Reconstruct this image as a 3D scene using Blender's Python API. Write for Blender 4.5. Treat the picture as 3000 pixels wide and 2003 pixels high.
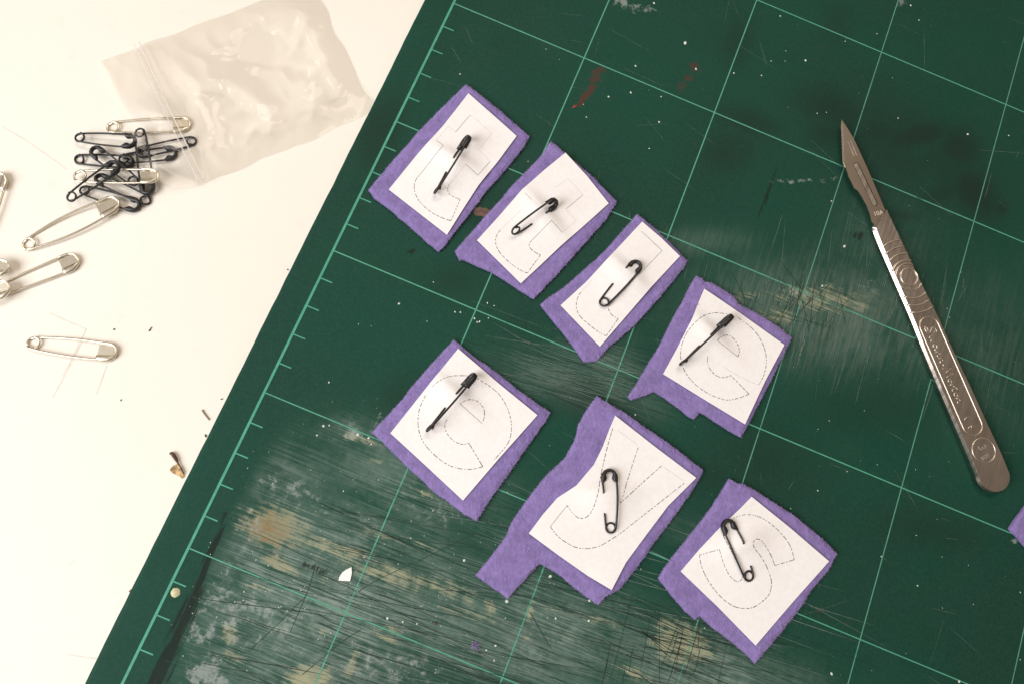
import bpy, math, random
import numpy as np
from mathutils import Vector, Matrix, noise
from mathutils.geometry import delaunay_2d_cdt
from mathutils.bvhtree import BVHTree
for o in list(bpy.data.objects): bpy.data.objects.remove(o)
scene = bpy.context.scene
S = 0.01                                     # everything below is written in centimetres
R = math.radians

# ------------------------------------------------------------------ camera
RIGHT = np.array([0.92329284, 0.37252128, 0.09358544]); DOWN = np.array([0.38403323, -0.89975153, -0.2072816])
FWD = np.array([0.00698684, 0.22732154, -0.97379469]); CAM = np.array([6.30702458, -16.15079582, 24.13975042]); FOC = 2250.336
cd = bpy.data.cameras.new('camera'); cam = bpy.data.objects.new('camera', cd); scene.collection.objects.link(cam)
m = Matrix.Identity(4)
for r in range(3):
    m[r][0] = RIGHT[r]; m[r][1] = -DOWN[r]; m[r][2] = -FWD[r]; m[r][3] = CAM[r]*S
cam.matrix_world = m
cd.sensor_width = 36; cd.lens = FOC/3000*36; cd.clip_start = 0.01; cd.clip_end = 20
scene.camera = cam
# ------------------------------------------------------------------ world, lamps, exposure
w = bpy.data.worlds.new('World'); scene.world = w; w.use_nodes = True
w.node_tree.nodes['Background'].inputs['Color'].default_value = (1.0, 0.82, 0.66, 1)
w.node_tree.nodes['Background'].inputs['Strength'].default_value = 0.24
IL = np.array([-0.927, -0.374, 0.0]); IU = np.array([-0.384, 0.90, 0.0])     # image left / image up on the table
def area(name, pos, target, sx, sy, power, col):
    l = bpy.data.lights.new(name, 'AREA'); l.shape = 'RECTANGLE'; l.size = sx; l.size_y = sy; l.energy = power; l.color = col
    o = bpy.data.objects.new(name, l); scene.collection.objects.link(o)
    o.location = Vector(pos)*S
    o.rotation_euler = (Vector(target)-Vector(pos)).to_track_quat('-Z', 'Y').to_euler()
    return o
C0 = np.array([6.0, -8.0, 0.0])
area('window_light', C0+IL*76+IU*(-30)+np.array([0, 0, 58]), C0+IL*10+IU*4, 0.7, 0.65, 11.8, (0.97, 0.98, 1.0))
area('ceiling_light', C0+IL*(-10)+IU*70+np.array([0, 0, 130]), C0, 0.9, 0.5, 8.5, (1.0, 0.90, 0.80))
scene.view_settings.view_transform = 'Standard'; scene.view_settings.look = 'None'
scene.view_settings.exposure = 0.0; scene.view_settings.gamma = 1.0
scene.unit_settings.system = 'METRIC'

# ------------------------------------------------------------------ helpers
def un(px, py, z=0.0):                       # photograph position -> place on the level z (cm)
    d = FWD + RIGHT*((px-1500)/FOC) + DOWN*((py-1001.5)/FOC)
    t = (z-CAM[2])/d[2]
    return CAM + d*t
def proj(P):
    Q = np.asarray(P) - CAM
    x = Q@RIGHT; y = Q@DOWN; z = Q@FWD
    return 1500+FOC*x/z, 1001.5+FOC*y/z
class Fr:                                    # tracing frames: offset and scale of an enlarged view
    def __init__(s, ox, oy, k): s.ox, s.oy, s.k = ox, oy, k
    def __call__(s, p): return (s.ox+p[0]*s.k, s.oy+p[1]*s.k)
    def u(s, p, z=0.0): return un(*s(p), z)
FA = Fr(1070, 230, 500/1508); FB = Fr(1320, 400, 500/1568); FC = Fr(1570, 610, 460/1568); FD = Fr(1830, 790, 500/1568)
FE = Fr(1050, 970, 600/1622); FF = Fr(1380, 1130, 720/1685); FG = Fr(1880, 1370, 620/1620)
FH = Fr(0, 300, 600/2349); FI = Fr(0, 700, 600/2349); FJ = Fr(200, 0, 1000/2349)
FK = Fr(2400, 320, 400/1568); FK2 = Fr(2500, 620, 400/1568); FK3 = Fr(2640, 900, 360/1568); FK4 = Fr(2700, 1150, 300/1344)
FM = Fr(200, 1350, 1000/2349); FN = Fr(1000, 1550, 1000/2349); FQ = Fr(480, 1150, 200/1161); FX = Fr(0, 0, 1)
F8c = Fr(700, 700, 600/1568); F20 = Fr(2000, 0, 1000/2349); F12 = Fr(1200, 0, 1000/2349); FZ7 = Fr(1900, 700, 800/2281)
FR = Fr(1900, 1500, 1100/2349)

LOC = {}
def thing(name, label, cat, loc, group=None):
    o = bpy.data.objects.new(name, None); scene.collection.objects.link(o)
    o.empty_display_size = 0.01
    o.location = Vector([float(v) for v in loc])*S
    o['label'] = label; o['category'] = cat
    if group: o['group'] = group
    LOC[o.name] = np.array(loc, float)
    return o
def mesh(name, verts, faces, mat, parent=None, smooth=False, kind=None, loc=None):
    me = bpy.data.meshes.new(name)
    V = np.asarray(verts, float)
    base = LOC[parent.name] if parent is not None else (np.array(loc, float) if loc is not None else np.zeros(3))
    me.from_pydata(((V-base)*S).tolist(), [], [tuple(int(i) for i in f) for f in faces])
    me.update()
    if smooth: me.polygons.foreach_set('use_smooth', [True]*len(me.polygons))
    me.materials.append(mat)
    o = bpy.data.objects.new(name, me); scene.collection.objects.link(o)
    if parent is not None: o.parent = parent
    else: o.location = Vector(base.tolist())*S
    LOC[o.name] = base
    if kind: o['kind'] = kind
    return o
def tag(o, label, cat, group=None):
    o['label'] = label; o['category'] = cat
    if group: o['group'] = group
    return o
def nz(x, y, z=0.0, sc=1.0): return noise.noise(Vector((x*sc, y*sc, z)))

# ------------------------------------------------------------------ materials
class NT:
    def __init__(s, name):
        s.m = bpy.data.materials.new(name); s.m.use_nodes = True; s.t = s.m.node_tree; s.n = s.t.nodes; s.l = s.t.links
        s.b = s.n['Principled BSDF']; s.out = s.n['Material Output']
        s.co = s.n.new('ShaderNodeTexCoord').outputs['Object']
    def new(s, t, **k):
        n = s.n.new(t)
        for a, v in k.items(): setattr(n, a, v)
        return n
    def link(s, a, b): s.l.new(a, b)
    def mapping(s, scale=(1, 1, 1), rot=(0, 0, 0), loc=(0, 0, 0)):
        n = s.new('ShaderNodeMapping'); n.inputs['Scale'].default_value = scale; n.inputs['Rotation'].default_value = rot; n.inputs['Location'].default_value = loc
        s.link(s.co, n.inputs[0]); return n.outputs[0]
    def noise(s, scale, detail=4, rough=0.55, vec=None, dist=0.0):
        n = s.new('ShaderNodeTexNoise'); n.inputs['Scale'].default_value = scale; n.inputs['Detail'].default_value = detail
        n.inputs['Roughness'].default_value = rough; n.inputs['Distortion'].default_value = dist
        s.link(vec if vec is not None else s.co, n.inputs['Vector']); return n.outputs['Fac']
    def ramp(s, fac, pts):
        n = s.new('ShaderNodeValToRGB'); e = n.color_ramp.elements
        while len(e) < len(pts): e.new(0.5)
        for q, (p, c) in zip(e, pts): q.position = p; q.color = (*c, 1) if len(c) == 3 else c
        s.link(fac, n.inputs[0]); return n.outputs[0]
    def mrange(s, v, a, b, c=0.0, d=1.0, smooth=True):
        n = s.new('ShaderNodeMapRange', interpolation_type='SMOOTHSTEP' if smooth else 'LINEAR')
        s.link(v, n.inputs[0])
        for i, q in zip((1, 2, 3, 4), (a, b, c, d)): n.inputs[i].default_value = q
        return n.outputs[0]
    def math(s, op, a, b=None, clamp=False):
        n = s.new('ShaderNodeMath', operation=op, use_clamp=clamp)
        for i, q in enumerate((a, b)):
            if q is None: continue
            if isinstance(q, (int, float)): n.inputs[i].default_value = q
            else: s.link(q, n.inputs[i])
        return n.outputs[0]
    def mix(s, fac, a, b):
        n = s.new('ShaderNodeMix', data_type='RGBA')
        for i, q in ((0, fac), (6, a), (7, b)):
            if isinstance(q, (int, float)): n.inputs[i].default_value = q
            elif isinstance(q, tuple): n.inputs[i].default_value = (*q, 1)
            else: s.link(q, n.inputs[i])
        return n.outputs[2]
    def bump(s, h, strength, dist):
        n = s.new('ShaderNodeBump'); n.inputs['Strength'].default_value = strength; n.inputs['Distance'].default_value = dist
        s.link(h, n.inputs['Height']); s.link(n.outputs[0], s.b.inputs['Normal']); return n
    def attr(s, name): return s.new('ShaderNodeAttribute', attribute_name=name).outputs['Fac']
    def set(s, **k):
        for a, v in k.items():
            i = s.b.inputs[a.replace('_', ' ')]
            if isinstance(v, tuple): i.default_value = (*v, 1) if len(v) == 3 else v
            elif isinstance(v, (int, float)): i.default_value = v
            else: s.link(v, i)
        return s

def simple(name, col, rough=0.5, metal=0.0, var=0.0, vscale=300, spec=0.5):
    t = NT(name); t.set(Roughness=rough, Metallic=metal)
    t.b.inputs['Specular IOR Level'].default_value = spec
    n = t.noise(vscale, 3)
    t.set(Base_Color=t.mix(t.mrange(n, .3, .7), tuple(max(0, c*(1-var)) for c in col), tuple(min(1, c*(1+var)) for c in col)))
    return t.m
# table: cream melamine
t = NT('cream_melamine'); n1 = t.noise(9, 5); n2 = t.noise(160, 3); n3 = t.noise(900, 2)
c = t.mix(t.mrange(n1, .35, .7), (.83, .775, .69), (.86, .81, .725)); c = t.mix(t.mrange(n2, .62, .78, 0, .18), c, (.70, .62, .52))
c = t.mix(t.mrange(n3, .72, .8, 0, .35), c, (.5, .42, .34))
t.set(Base_Color=c, Roughness=.5); t.b.inputs['Specular IOR Level'].default_value = .3; t.bump(n3, .03, .0004); M_table = t.m
# mat surface
t = NT('green_mat_vinyl')
fine = t.noise(1500, 2); mid = t.noise(55, 5, .6); big = t.noise(14, 3)
base = t.mix(t.mrange(mid, .3, .72), (.0055, .0545, .0335), (.0100, .0610, .0390)); base = t.mix(t.mrange(big, .35, .7), base, (.0105, .0450, .0300))
base = t.mix(t.mrange(fine, .35, .68, 0, .45), base, (.019, .070, .048))
stre = t.noise(1.0, 6, .65, t.mapping((42, 1500, 1), (0, 0, R(-9))), .15)       # scuffs run along the ruled lines
stre2 = t.noise(1.0, 6, .7, t.mapping((800, 55, 1), (0, 0, R(6))), .2)
blot = t.noise(130, 6, .65); blot2 = t.noise(320, 5, .7)
aw = t.attr('wear'); av = t.attr('wear_cross'); ag = t.attr('glue'); ac = t.attr('chalk'); ad = t.attr('dark'); ar = t.attr('red'); ab = t.attr('stain'); ao = t.attr('rust')
lowf = t.mrange(t.noise(26, 4), .36, .58, .55, 1.0)
wf = t.math('MULTIPLY', t.math('MULTIPLY', aw, lowf), t.mrange(t.math('ADD', t.math('MULTIPLY', stre, .62), t.math('ADD', t.math('MULTIPLY', blot, .28), t.math('MULTIPLY', blot2, .22))), .47, .70))
haze_ = t.math('MULTIPLY', t.math('MAXIMUM', aw, t.math('MULTIPLY', av, .95)), t.mrange(t.noise(70, 5, .65), .34, .62, .15, .62))
base = t.mix(haze_, base, (.100, .165, .135))
col = t.mix(t.math('MULTIPLY', wf, .80, True), base, (.250, .315, .270))
vf = t.math('MULTIPLY', av, t.mrange(stre2, .42, .68)); col = t.mix(t.math('MULTIPLY', vf, .7, True), col, (.135, .165, .125))
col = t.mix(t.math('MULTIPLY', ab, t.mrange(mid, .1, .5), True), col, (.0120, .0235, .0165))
gsum = t.math('ADD', t.math('MULTIPLY', ag, .82), t.math('ADD', t.math('ADD', t.math('MULTIPLY', t.math('SUBTRACT', stre, .5), 2.0), t.math('MULTIPLY', t.math('SUBTRACT', blot, .5), 1.3)), t.math('MULTIPLY', t.math('SUBTRACT', blot2, .5), 1.3)))
gf = t.math('MULTIPLY', t.mrange(gsum, .18, .76), t.mrange(ag, .08, .3))
gcol = t.mix(t.mrange(blot, .35, .7), (.36, .355, .22), (.25, .27, .19))
gcol = t.mix(t.math('MULTIPLY', ao, t.mrange(blot2, .3, .62)), gcol, (.25, .165, .065))
col = t.mix(t.math('MULTIPLY', gf, .85), col, gcol)
csum = t.math('ADD', t.math('MULTIPLY', ac, .8), t.math('ADD', t.math('MULTIPLY', t.math('SUBTRACT', blot2, .5), 3.4), t.math('MULTIPLY', t.math('SUBTRACT', blot, .5), 1.8)))
col = t.mix(t.math('MULTIPLY', t.math('MULTIPLY', t.mrange(csum, .34, .95), t.mrange(ac, .08, .3)), .70), col, (.30, .335, .31))
dsum = t.math('ADD', ad, t.math('MULTIPLY', t.math('SUBTRACT', stre2, .5), 3.4))
col = t.mix(t.math('MULTIPLY', t.math('MULTIPLY', t.mrange(dsum, .30, .75), t.mrange(ad, .06, .3)), .80), col, (.0105, .0125, .0105))
rsum = t.math('ADD', ar, t.math('MULTIPLY', t.math('SUBTRACT', blot2, .5), 2.2))
col = t.mix(t.math('MULTIPLY', t.math('MULTIPLY', t.mrange(rsum, .25, .95), t.mrange(ar, .05, .3)), .75), col, (.12, .022, .018))
t.set(Base_Color=col, Roughness=t.mrange(mid, .3, .7, .55, .72)); t.b.inputs['Specular IOR Level'].default_value = .12
t.bump(t.math('ADD', t.math('MULTIPLY', fine, .6), t.math('MULTIPLY', gf, .8)), .18, .00015); M_mat = t.m
# ruled lines, worn through here and there
def line_mat(name, colr, lo, hi):
    t = NT(name); a = t.noise(420, 5, .7); b = t.noise(60, 3)
    f = t.mrange(t.math('ADD', t.math('MULTIPLY', a, .7), t.math('MULTIPLY', b, .5)), lo, hi)
    tr = t.new('ShaderNodeBsdfTransparent'); mx = t.new('ShaderNodeMixShader'); t.link(f, mx.inputs[0]); t.link(tr.outputs[0], mx.inputs[1]); t.link(t.b.outputs[0], mx.inputs[2]); t.link(mx.outputs[0], t.out.inputs[0])
    t.set(Base_Color=t.mix(t.mrange(a, .35, .65), colr, tuple(q*.8 for q in colr)), Roughness=.6); return t.m
M_line = line_mat('worn_ruling_ink', (.085, .360, .245), .33, .54); M_edge = line_mat('ruling_ink', (.060, .340, .225), .20, .40)
M_faint = line_mat('faint_ruling_ink', (.10, .330, .235), .36, .58)
M_cut = simple('knife_cut', (.012, .034, .024), .8); M_scr = simple('pale_scratch', (.20, .25, .22), .7, var=.3)
M_speck = simple('dried_white_paint', (.62, .66, .58), .5, var=.15); M_drop = simple('cream_paint', (.50, .47, .27), .45, var=.12, vscale=900)
# felt
def felt_mat(name, k):
    t = NT(name); a = t.noise(240, 4, .6); b = t.noise(900, 4, .7); d = t.noise(1600, 2, .6, t.mapping((1, .35, 1), (0, 0, .7)))
    c = t.mix(t.mrange(a, .3, .7), tuple(q*.84 for q in k), tuple(min(1, q*1.12) for q in k))
    c = t.mix(t.mrange(b, .50, .72, 0, .38), c, tuple(q*.48 for q in k)); c = t.mix(t.mrange(d, .52, .75, 0, .35), c, tuple(min(1, q*1.55) for q in k))
    t.set(Base_Color=c, Roughness=.95); t.b.inputs['Specular IOR Level'].default_value = .1
    t.b.inputs['Sheen Weight'].default_value = .15; t.b.inputs['Sheen Roughness'].default_value = .5; t.b.inputs['Sheen Tint'].default_value = (.85, .75, 1, 1)
    t.bump(t.math('ADD', a, b), .55, .0005); return t.m
M_felt = felt_mat('purple_felt', (.246, .182, .418)); M_fuzz = simple('felt_fibre', (.31, .24, .46), .9, var=.3, vscale=2000)
# paper
t = NT('white_paper'); a = t.noise(700, 4); b = t.noise(40, 3)
t.set(Base_Color=t.mix(t.mrange(a, .3, .7), (.86, .82, .80), (.90, .865, .845)), Roughness=.85); t.b.inputs['Specular IOR Level'].default_value = .15
t.bump(t.math('ADD', a, t.math('MULTIPLY', b, 2)), .10, .0004); M_paper = t.m
M_ink = simple('pencil_grey_ink', (.20, .195, .205), .9, var=.5, vscale=1800); M_faintink = simple('faint_grey_ink', (.68, .65, .64), .9, var=.08, vscale=1500)
M_solid = simple('grey_ink', (.32, .31, .32), .9, var=.25, vscale=1500)
# metals
M_black = simple('black_enamel_wire', (.013, .012, .012), .42, 0.0, .3, 500, .5)
M_silver = simple('nickel_plate', (.76, .69, .56), .33, 1.0, .06, 200)
t = NT('brushed_steel'); a = t.noise(1.0, 4, .6, t.mapping((900, 60, 60), (0, 0, R(-50)))); b = t.noise(70, 5)
t.set(Metallic=1.0, Base_Color=t.mix(t.mrange(b, .35, .7), (.50, .44, .385), (.60, .545, .49)), Roughness=t.mrange(a, .3, .7, .20, .32)); t.bump(a, .05, .0002); M_steel = t.m
t = NT('blade_steel'); b = t.noise(60, 4)
t.set(Metallic=1.0, Base_Color=t.mix(t.mrange(b, .35, .65), (.56, .47, .38), (.62, .54, .45)), Roughness=.2); M_blade = t.m
M_ridge = simple('highlight_ridge_steel', (.70, .62, .53), .36, 1.0, .1)  # lighter than the handle steel: highlights on raised work put into the colour
M_etch = simple('etched_steel', (.42, .36, .33), .6, .6, .2)
# clear bag film
def film(name, fres, haze, rough, bstr):
    t = NT(name)
    tr = t.new('ShaderNodeBsdfTransparent'); tr.inputs[0].default_value = (.997, .995, .990, 1)
    gl = t.new('ShaderNodeBsdfGlossy'); gl.inputs['Roughness'].default_value = rough; gl.inputs[0].default_value = (1, 1, 1, 1)
    fr = t.new('ShaderNodeFresnel'); fr.inputs['IOR'].default_value = 1.45
    cl = t.noise(260, 4, .55)
    bn = t.new('ShaderNodeBump'); bn.inputs['Strength'].default_value = bstr; bn.inputs['Distance'].default_value = .001; t.link(cl, bn.inputs['Height'])
    t.link(bn.outputs[0], gl.inputs['Normal'])
    mx = t.new('ShaderNodeMixShader'); t.link(t.math('MULTIPLY', fr.outputs[0], fres, True), mx.inputs[0]); t.link(tr.outputs[0], mx.inputs[1]); t.link(gl.outputs[0], mx.inputs[2])
    df = t.new('ShaderNodeBsdfDiffuse'); df.inputs[0].default_value = (.9, .88, .85, 1)
    mx2 = t.new('ShaderNodeMixShader'); mx2.inputs[0].default_value = haze; t.link(mx.outputs[0], mx2.inputs[1]); t.link(df.outputs[0], mx2.inputs[2]); t.link(mx2.outputs[0], t.out.inputs[0])
    return t.m
M_film = film('clear_plastic_film', .52, .006, .05, .06); M_film2 = film('clear_back_film', .12, .004, .1, .05)
M_zip = None
t = NT('milky_zip_plastic'); tr = t.new('ShaderNodeBsdfTransparent'); tr.inputs[0].default_value = (.97, .95, .93, 1)
mx = t.new('ShaderNodeMixShader'); mx.inputs[0].default_value = .42; t.link(tr.outputs[0], mx.inputs[1]); t.link(t.b.outputs[0], mx.inputs[2]); t.link(mx.outputs[0], t.out.inputs[0])
t.set(Base_Color=(.88, .84, .81), Roughness=.6); M_zip = t.m
M_leaf = simple('dried_leaf', (.46, .31, .15), .8, 0, .5, 700); M_stem = simple('dark_stem', (.09, .045, .025), .8, 0, .3, 700)
M_twig = simple('brown_splinter', (.26, .17, .10), .8, 0, .3); M_pencil = simple('pencil_mark', (.72, .65, .57), .9, 0, .1)
M_crumb = simple('dark_crumb', (.10, .09, .07), .9, 0, .4)

# ------------------------------------------------------------------ geometry builders
def densify(P, step):
    out = []
    for a, b in zip(P, P[1:]+P[:1]):
        a = np.array(a, float); b = np.array(b, float); k = max(1, int(np.linalg.norm(b-a)/step))
        for i in range(k): out.append(tuple(a+(b-a)*i/k))
    return out
def inside(P, x, y):
    c = False; n = len(P); j = n-1
    for i in range(n):
        if (P[i][1] > y) != (P[j][1] > y) and x < (P[j][0]-P[i][0])*(y-P[i][1])/(P[j][1]-P[i][1])+P[i][0]: c = not c
        j = i
    return c
def area2(P): return sum(a[0]*b[1]-b[0]*a[1] for a, b in zip(P, P[1:]+P[:1]))
def sheet(P, step, seed=0, holes=()):
    """triangulated area of an outline: points, triangles, boundary edges (directed)"""
    rnd = random.Random(seed)
    if area2(P) < 0: P = P[::-1]
    A = np.array(P); lo = A.min(0); hi = A.max(0); pts = list(P); loops = [list(range(len(P)))]
    edges = []
    for h in holes:
        k = len(pts); pts += list(h); edges += [(k+i, k+(i+1) % len(h)) for i in range(len(h))]
    Bd = np.array(pts)
    y = lo[1]; row = 0
    while y < hi[1]:
        x = lo[0]+(row % 2)*step/2
        while x < hi[0]:
            q = (x+rnd.uniform(-.2, .2)*step, y+rnd.uniform(-.2, .2)*step)
            if inside(P, *q) and not any(inside(h, *q) for h in holes) and ((Bd-q)**2).sum(1).min() > (.45*step)**2: pts.append(q)
            x += step
        y += step*.87; row += 1
    r = delaunay_2d_cdt([Vector(p) for p in pts], edges, loops, 1, 1e-7)
    V = [(v.x, v.y) for v in r[0]]; T = []
    for f in r[2]:
        a, b, c = f
        cx = (V[a][0]+V[b][0]+V[c][0])/3; cy = (V[a][1]+V[b][1]+V[c][1])/3
        if any(inside(h, cx, cy) for h in holes): continue
        s = (V[b][0]-V[a][0])*(V[c][1]-V[a][1])-(V[c][0]-V[a][0])*(V[b][1]-V[a][1])
        T.append((a, b, c) if s > 0 else (a, c, b))
    E = {}
    for f in T:
        for a, b in zip(f, f[1:]+f[:1]): E[(a, b)] = 1
    B = [(a, b) for a, b in E if (b, a) not in E]
    return V, T, B
def slab(P, step, top, bot, seed=0, holes=(), soft=0.0):
    """closed body between two height functions; soft rounds the rim"""
    V, T, B = sheet(P, step, seed, holes)
    n = len(V); rim = {a for e in B for a in e}
    vt = [(x, y, top(x, y)-(soft if i in rim else 0)) for i, (x, y) in enumerate(V)]
    vb = [(x, y, bot(x, y)) for x, y in V]
    F = list(T)+[(c+n, b+n, a+n) for a, b, c in T]; allv = vt+vb; side = []
    for a, b in B:                            # rim faces keep their own corners so the top shades cleanly
        k = 2*n+len(side); side += [allv[b], allv[a], allv[a+n], allv[b+n]]; F.append((k, k+1, k+2, k+3))
    return np.array(allv+side), F, np.array(vt), T, B
def tube(path, rad, seg=8, cap=True):
    P = [np.array(p, float) for p in path]; V = []; F = []; n = len(P)
    up = None
    for i in range(n):
        d = P[min(i+1, n-1)]-P[max(i-1, 0)]; d = d/(np.linalg.norm(d)+1e-12)
        if up is None:
            up = np.array([0, 0, 1.0]) if abs(d[2]) < .9 else np.array([1.0, 0, 0])
        a = up-d*(up@d); a /= np.linalg.norm(a)+1e-12; up = a; b = np.cross(d, a)
        r = rad[i] if hasattr(rad, '__len__') else rad
        for k in range(seg):
            th = 2*math.pi*k/seg; V.append(P[i]+r*(math.cos(th)*a+math.sin(th)*b))
    for i in range(n-1):
        for k in range(seg): F.append((i*seg+k, i*seg+(k+1) % seg, (i+1)*seg+(k+1) % seg, (i+1)*seg+k))
    if cap: F.append(tuple(range(seg))[::-1]); F.append(tuple((n-1)*seg+k for k in range(seg)))
    return V, F
def join(parts):
    V = []; F = []
    for v, f in parts:
        k = len(V); V += list(v); F += [tuple(i+k for i in q) for q in f]
    return V, F
def smoothpath(pts, k=6):
    P = [np.array(p, float) for p in pts]; out = []
    for i in range(len(P)-1):
        p0 = P[max(i-1, 0)]; p1 = P[i]; p2 = P[i+1]; p3 = P[min(i+2, len(P)-1)]
        for j in range(k):
            t = j/k; out.append(.5*((2*p1)+(-p0+p2)*t+(2*p0-5*p1+4*p2-p3)*t*t+(-p0+3*p1-3*p2+p3)*t**3))
    out.append(P[-1]); return out

# ------------------------------------------------------------------ the table
TZ = -0.30
tp = mesh('table_top', [(-70, -70, TZ), (90, -70, TZ), (90, 70, TZ), (-70, 70, TZ), (-70, -70, TZ-2.5), (90, -70, TZ-2.5), (90, 70, TZ-2.5), (-70, 70, TZ-2.5)],
          [(0, 1, 2, 3), (7, 6, 5, 4), (0, 4, 5, 1), (1, 5, 6, 2), (2, 6, 7, 3), (3, 7, 4, 0)], M_table, None, kind='structure')
def strip(pts, wid, z):
    """thin flat stroke on a level; wid may vary"""
    P = [np.array(p[:2], float) for p in pts]; V = []; F = []; n = len(P)
    for i in range(n):
        d = P[min(i+1, n-1)]-P[max(i-1, 0)]; d /= np.linalg.norm(d)+1e-12; q = np.array([-d[1], d[0]])
        h = (wid[i] if hasattr(wid, '__len__') else wid)/2
        zz = z(*P[i]) if callable(z) else z
        for s in (-1, 1): V.append((*(P[i]+q*h*s), zz))
    for i in range(n-1): F.append((2*i, 2*i+2, 2*i+3, 2*i+1))
    return V, F
pl = []
for fr_, pts in ((FI, [(570, 850), (720, 920), (990, 1035)]), (FI, [(990, 1035), (940, 1140), (820, 1380), (720, 1566)]), (Fr(0, 1000, 800/2323), [(700, 0), (560, 270), (450, 470)]),
                 (FH, [(20, 275), (300, 440), (700, 720), (760, 770)]), (Fr(0, 1000, 800/2323), [(910, 200), (820, 450)]), (FM, [(0, 1330), (200, 1360)]), (FM, [(0, 715), (50, 672)])):
    v, f = strip([fr_.u(p, TZ) for p in pts], .028, TZ+.004); pl.append((v, f))
for v, f in pl[:7]: mesh('pencil_line', v, f, M_pencil, tp)

# ------------------------------------------------------------------ cutting mat
ex = [un(*p)[0] for p in ((895, 700), (700, 1100), (574.6, 1350), (251, 2003), (1235, 0))]
EX = float(np.mean(ex))
mat_o = thing('cutting_mat', 'worn dark green cutting mat with ruled centimetre grid, paint spots and knife cuts', 'cutting mat', (15, -10, TZ))
X0, X1, Y0, Y1 = EX, 34.0, -30.0, 12.0; step = .115
nx = int((X1-X0)/step); ny = int((Y1-Y0)/step)
gx = np.linspace(X0, X1, nx+1); gy = np.linspace(Y0, Y1, ny+1)
XX, YY = np.meshgrid(gx, gy); ZZ = np.zeros_like(XX)
EDGEJ = np.array([.02*nz(0, y, 3, .35)+.012*nz(0, y, 5, 1.7) for y in gy])
XX[:, 0] += EDGEJ; ZZ[:, 0] -= .02
V = np.stack([XX.ravel(), YY.ravel(), ZZ.ravel()], 1); nv = len(V); W = nx+1
F = [(j*W+i, j*W+i+1, (j+1)*W+i+1, (j+1)*W+i) for j in range(ny) for i in range(nx)]
Vb = []
rimi = [j*W for j in range(ny+1)][::-1]+list(range(1, nx+1))+[j*W+nx for j in range(1, ny+1)]+[ny*W+i for i in range(nx-1, 0, -1)]
for i in rimi: Vb.append((V[i, 0], V[i, 1], TZ+.002))
k = len(rimi)
F += [(rimi[(i+1) % k], rimi[i], nv+i, nv+(i+1) % k) for i in range(k)]
ms = mesh('mat_sheet', np.vstack([V, np.array(Vb)]), F, M_mat, mat_o)
PX, PY = proj(V)
def blob(arr, cx, cy, rx, ry, ang, s, hard=1.0):
    a = R(ang); dx = PX-cx; dy = PY-cy
    u = (dx*math.cos(a)+dy*math.sin(a))/rx; v = (-dx*math.sin(a)+dy*math.cos(a))/ry
    np.maximum(arr, s*np.exp(-(u*u+v*v)**hard), out=arr)
def band(arr, pts, s):                       # pts: x, y, half width
    for (x0, y0, w0), (x1, y1, w1) in zip(pts, pts[1:]):
        d2 = (x1-x0)**2+(y1-y0)**2; t_ = np.clip(((PX-x0)*(x1-x0)+(PY-y0)*(y1-y0))/d2, 0, 1)
        dist = np.hypot(PX-x0-t_*(x1-x0), PY-y0-t_*(y1-y0)); ww = w0+(w1-w0)*t_
        np.maximum(arr, s*np.exp(-(dist/ww)**2), out=arr)
A_ = {n_: np.zeros(nv) for n_ in ('wear', 'wear_cross', 'glue', 'chalk', 'dark', 'red', 'stain', 'rust')}
for b in [(900, 1760, 430, 330, 0, 1.0, 1.6), (1500, 1840, 520, 170, 12, .95, 1.6), (2050, 1980, 380, 120, 15, .95, 1.5), (1180, 1400, 260, 130, 15, .8, 1.3), (850, 1420, 160, 120, 0, .7, 1.2),
          (1700, 1130, 230, 60, 15, .6, 1.2), (2050, 1560, 150, 40, 15, .3, 1), (1550, 1600, 150, 60, 15, .6, 1), (1040, 1270, 90, 40, 10, .9, 1), (1760, 1060, 120, 40, 12, .55, 1)]: blob(A_['wear'], *b)
for b in [(2400, 920, 330, 150, 8, .95, 1.4), (2050, 710, 160, 40, 0, .6, 1), (2700, 1000, 160, 120, 10, .5, 1), (2900, 1050, 160, 200, 0, .35, 1), (2570, 760, 130, 150, 0, .4, 1), (1900, 1950, 260, 120, 0, .35, 1), (1780, 1000, 90, 60, 0, .2, 1)]: blob(A_['wear_cross'], *b)
for b in [(800, 1540, 105, 66, 8, .85, 1.2), (985, 1606, 150, 24, 14, .78, 1), (820, 1650, 62, 22, 28, .8, 1), (1180, 1690, 260, 32, 15, .66, 1), (1100, 1560, 200, 18, 14, .46, 1), (1350, 1790, 180, 16, 15, .42, 1), (700, 1930, 60, 30, 20, .45, 1), (1700, 1800, 150, 14, 16, .42, 1), (905, 1985, 75, 42, -10, 1.1, 1.5), (1030, 1945, 13, 52, 22, .9, 1.3),
          (1142, 1842, 42, 12, 15, .8, 1.2), (1130, 1868, 40, 12, 25, .8, 1.2), (1552, 1790, 12, 45, 15, .75, 1.2), (1545, 1860, 12, 14, 0, .8, 1.2), (1995, 1885, 95, 62, 20, 1.0, 1.5), (1860, 1972, 55, 16, 28, .95, 1.3),
          (2420, 878, 150, 44, 3, .58, 1.1), (2272, 926, 55, 26, 5, .66, 1.2), (2180, 868, 70, 12, -10, .5, 1), (1040, 1285, 75, 16, 12, .62, 1), (1098, 1347, 24, 10, 10, .7, 1), (1239, 1440, 50, 12, 25, .72, 1),
          (1435, 1770, 18, 32, -30, .75, 1), (940, 1850, 16, 8, 0, .8, 1), (745, 1715, 40, 9, 15, .7, 1), (670, 1855, 26, 36, -20, .72, 1.2), (955, 1690, 18, 22, 0, .62, 1), (1300, 1710, 120, 12, 14, .5, 1)]: blob(A_['glue'], *b)
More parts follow.
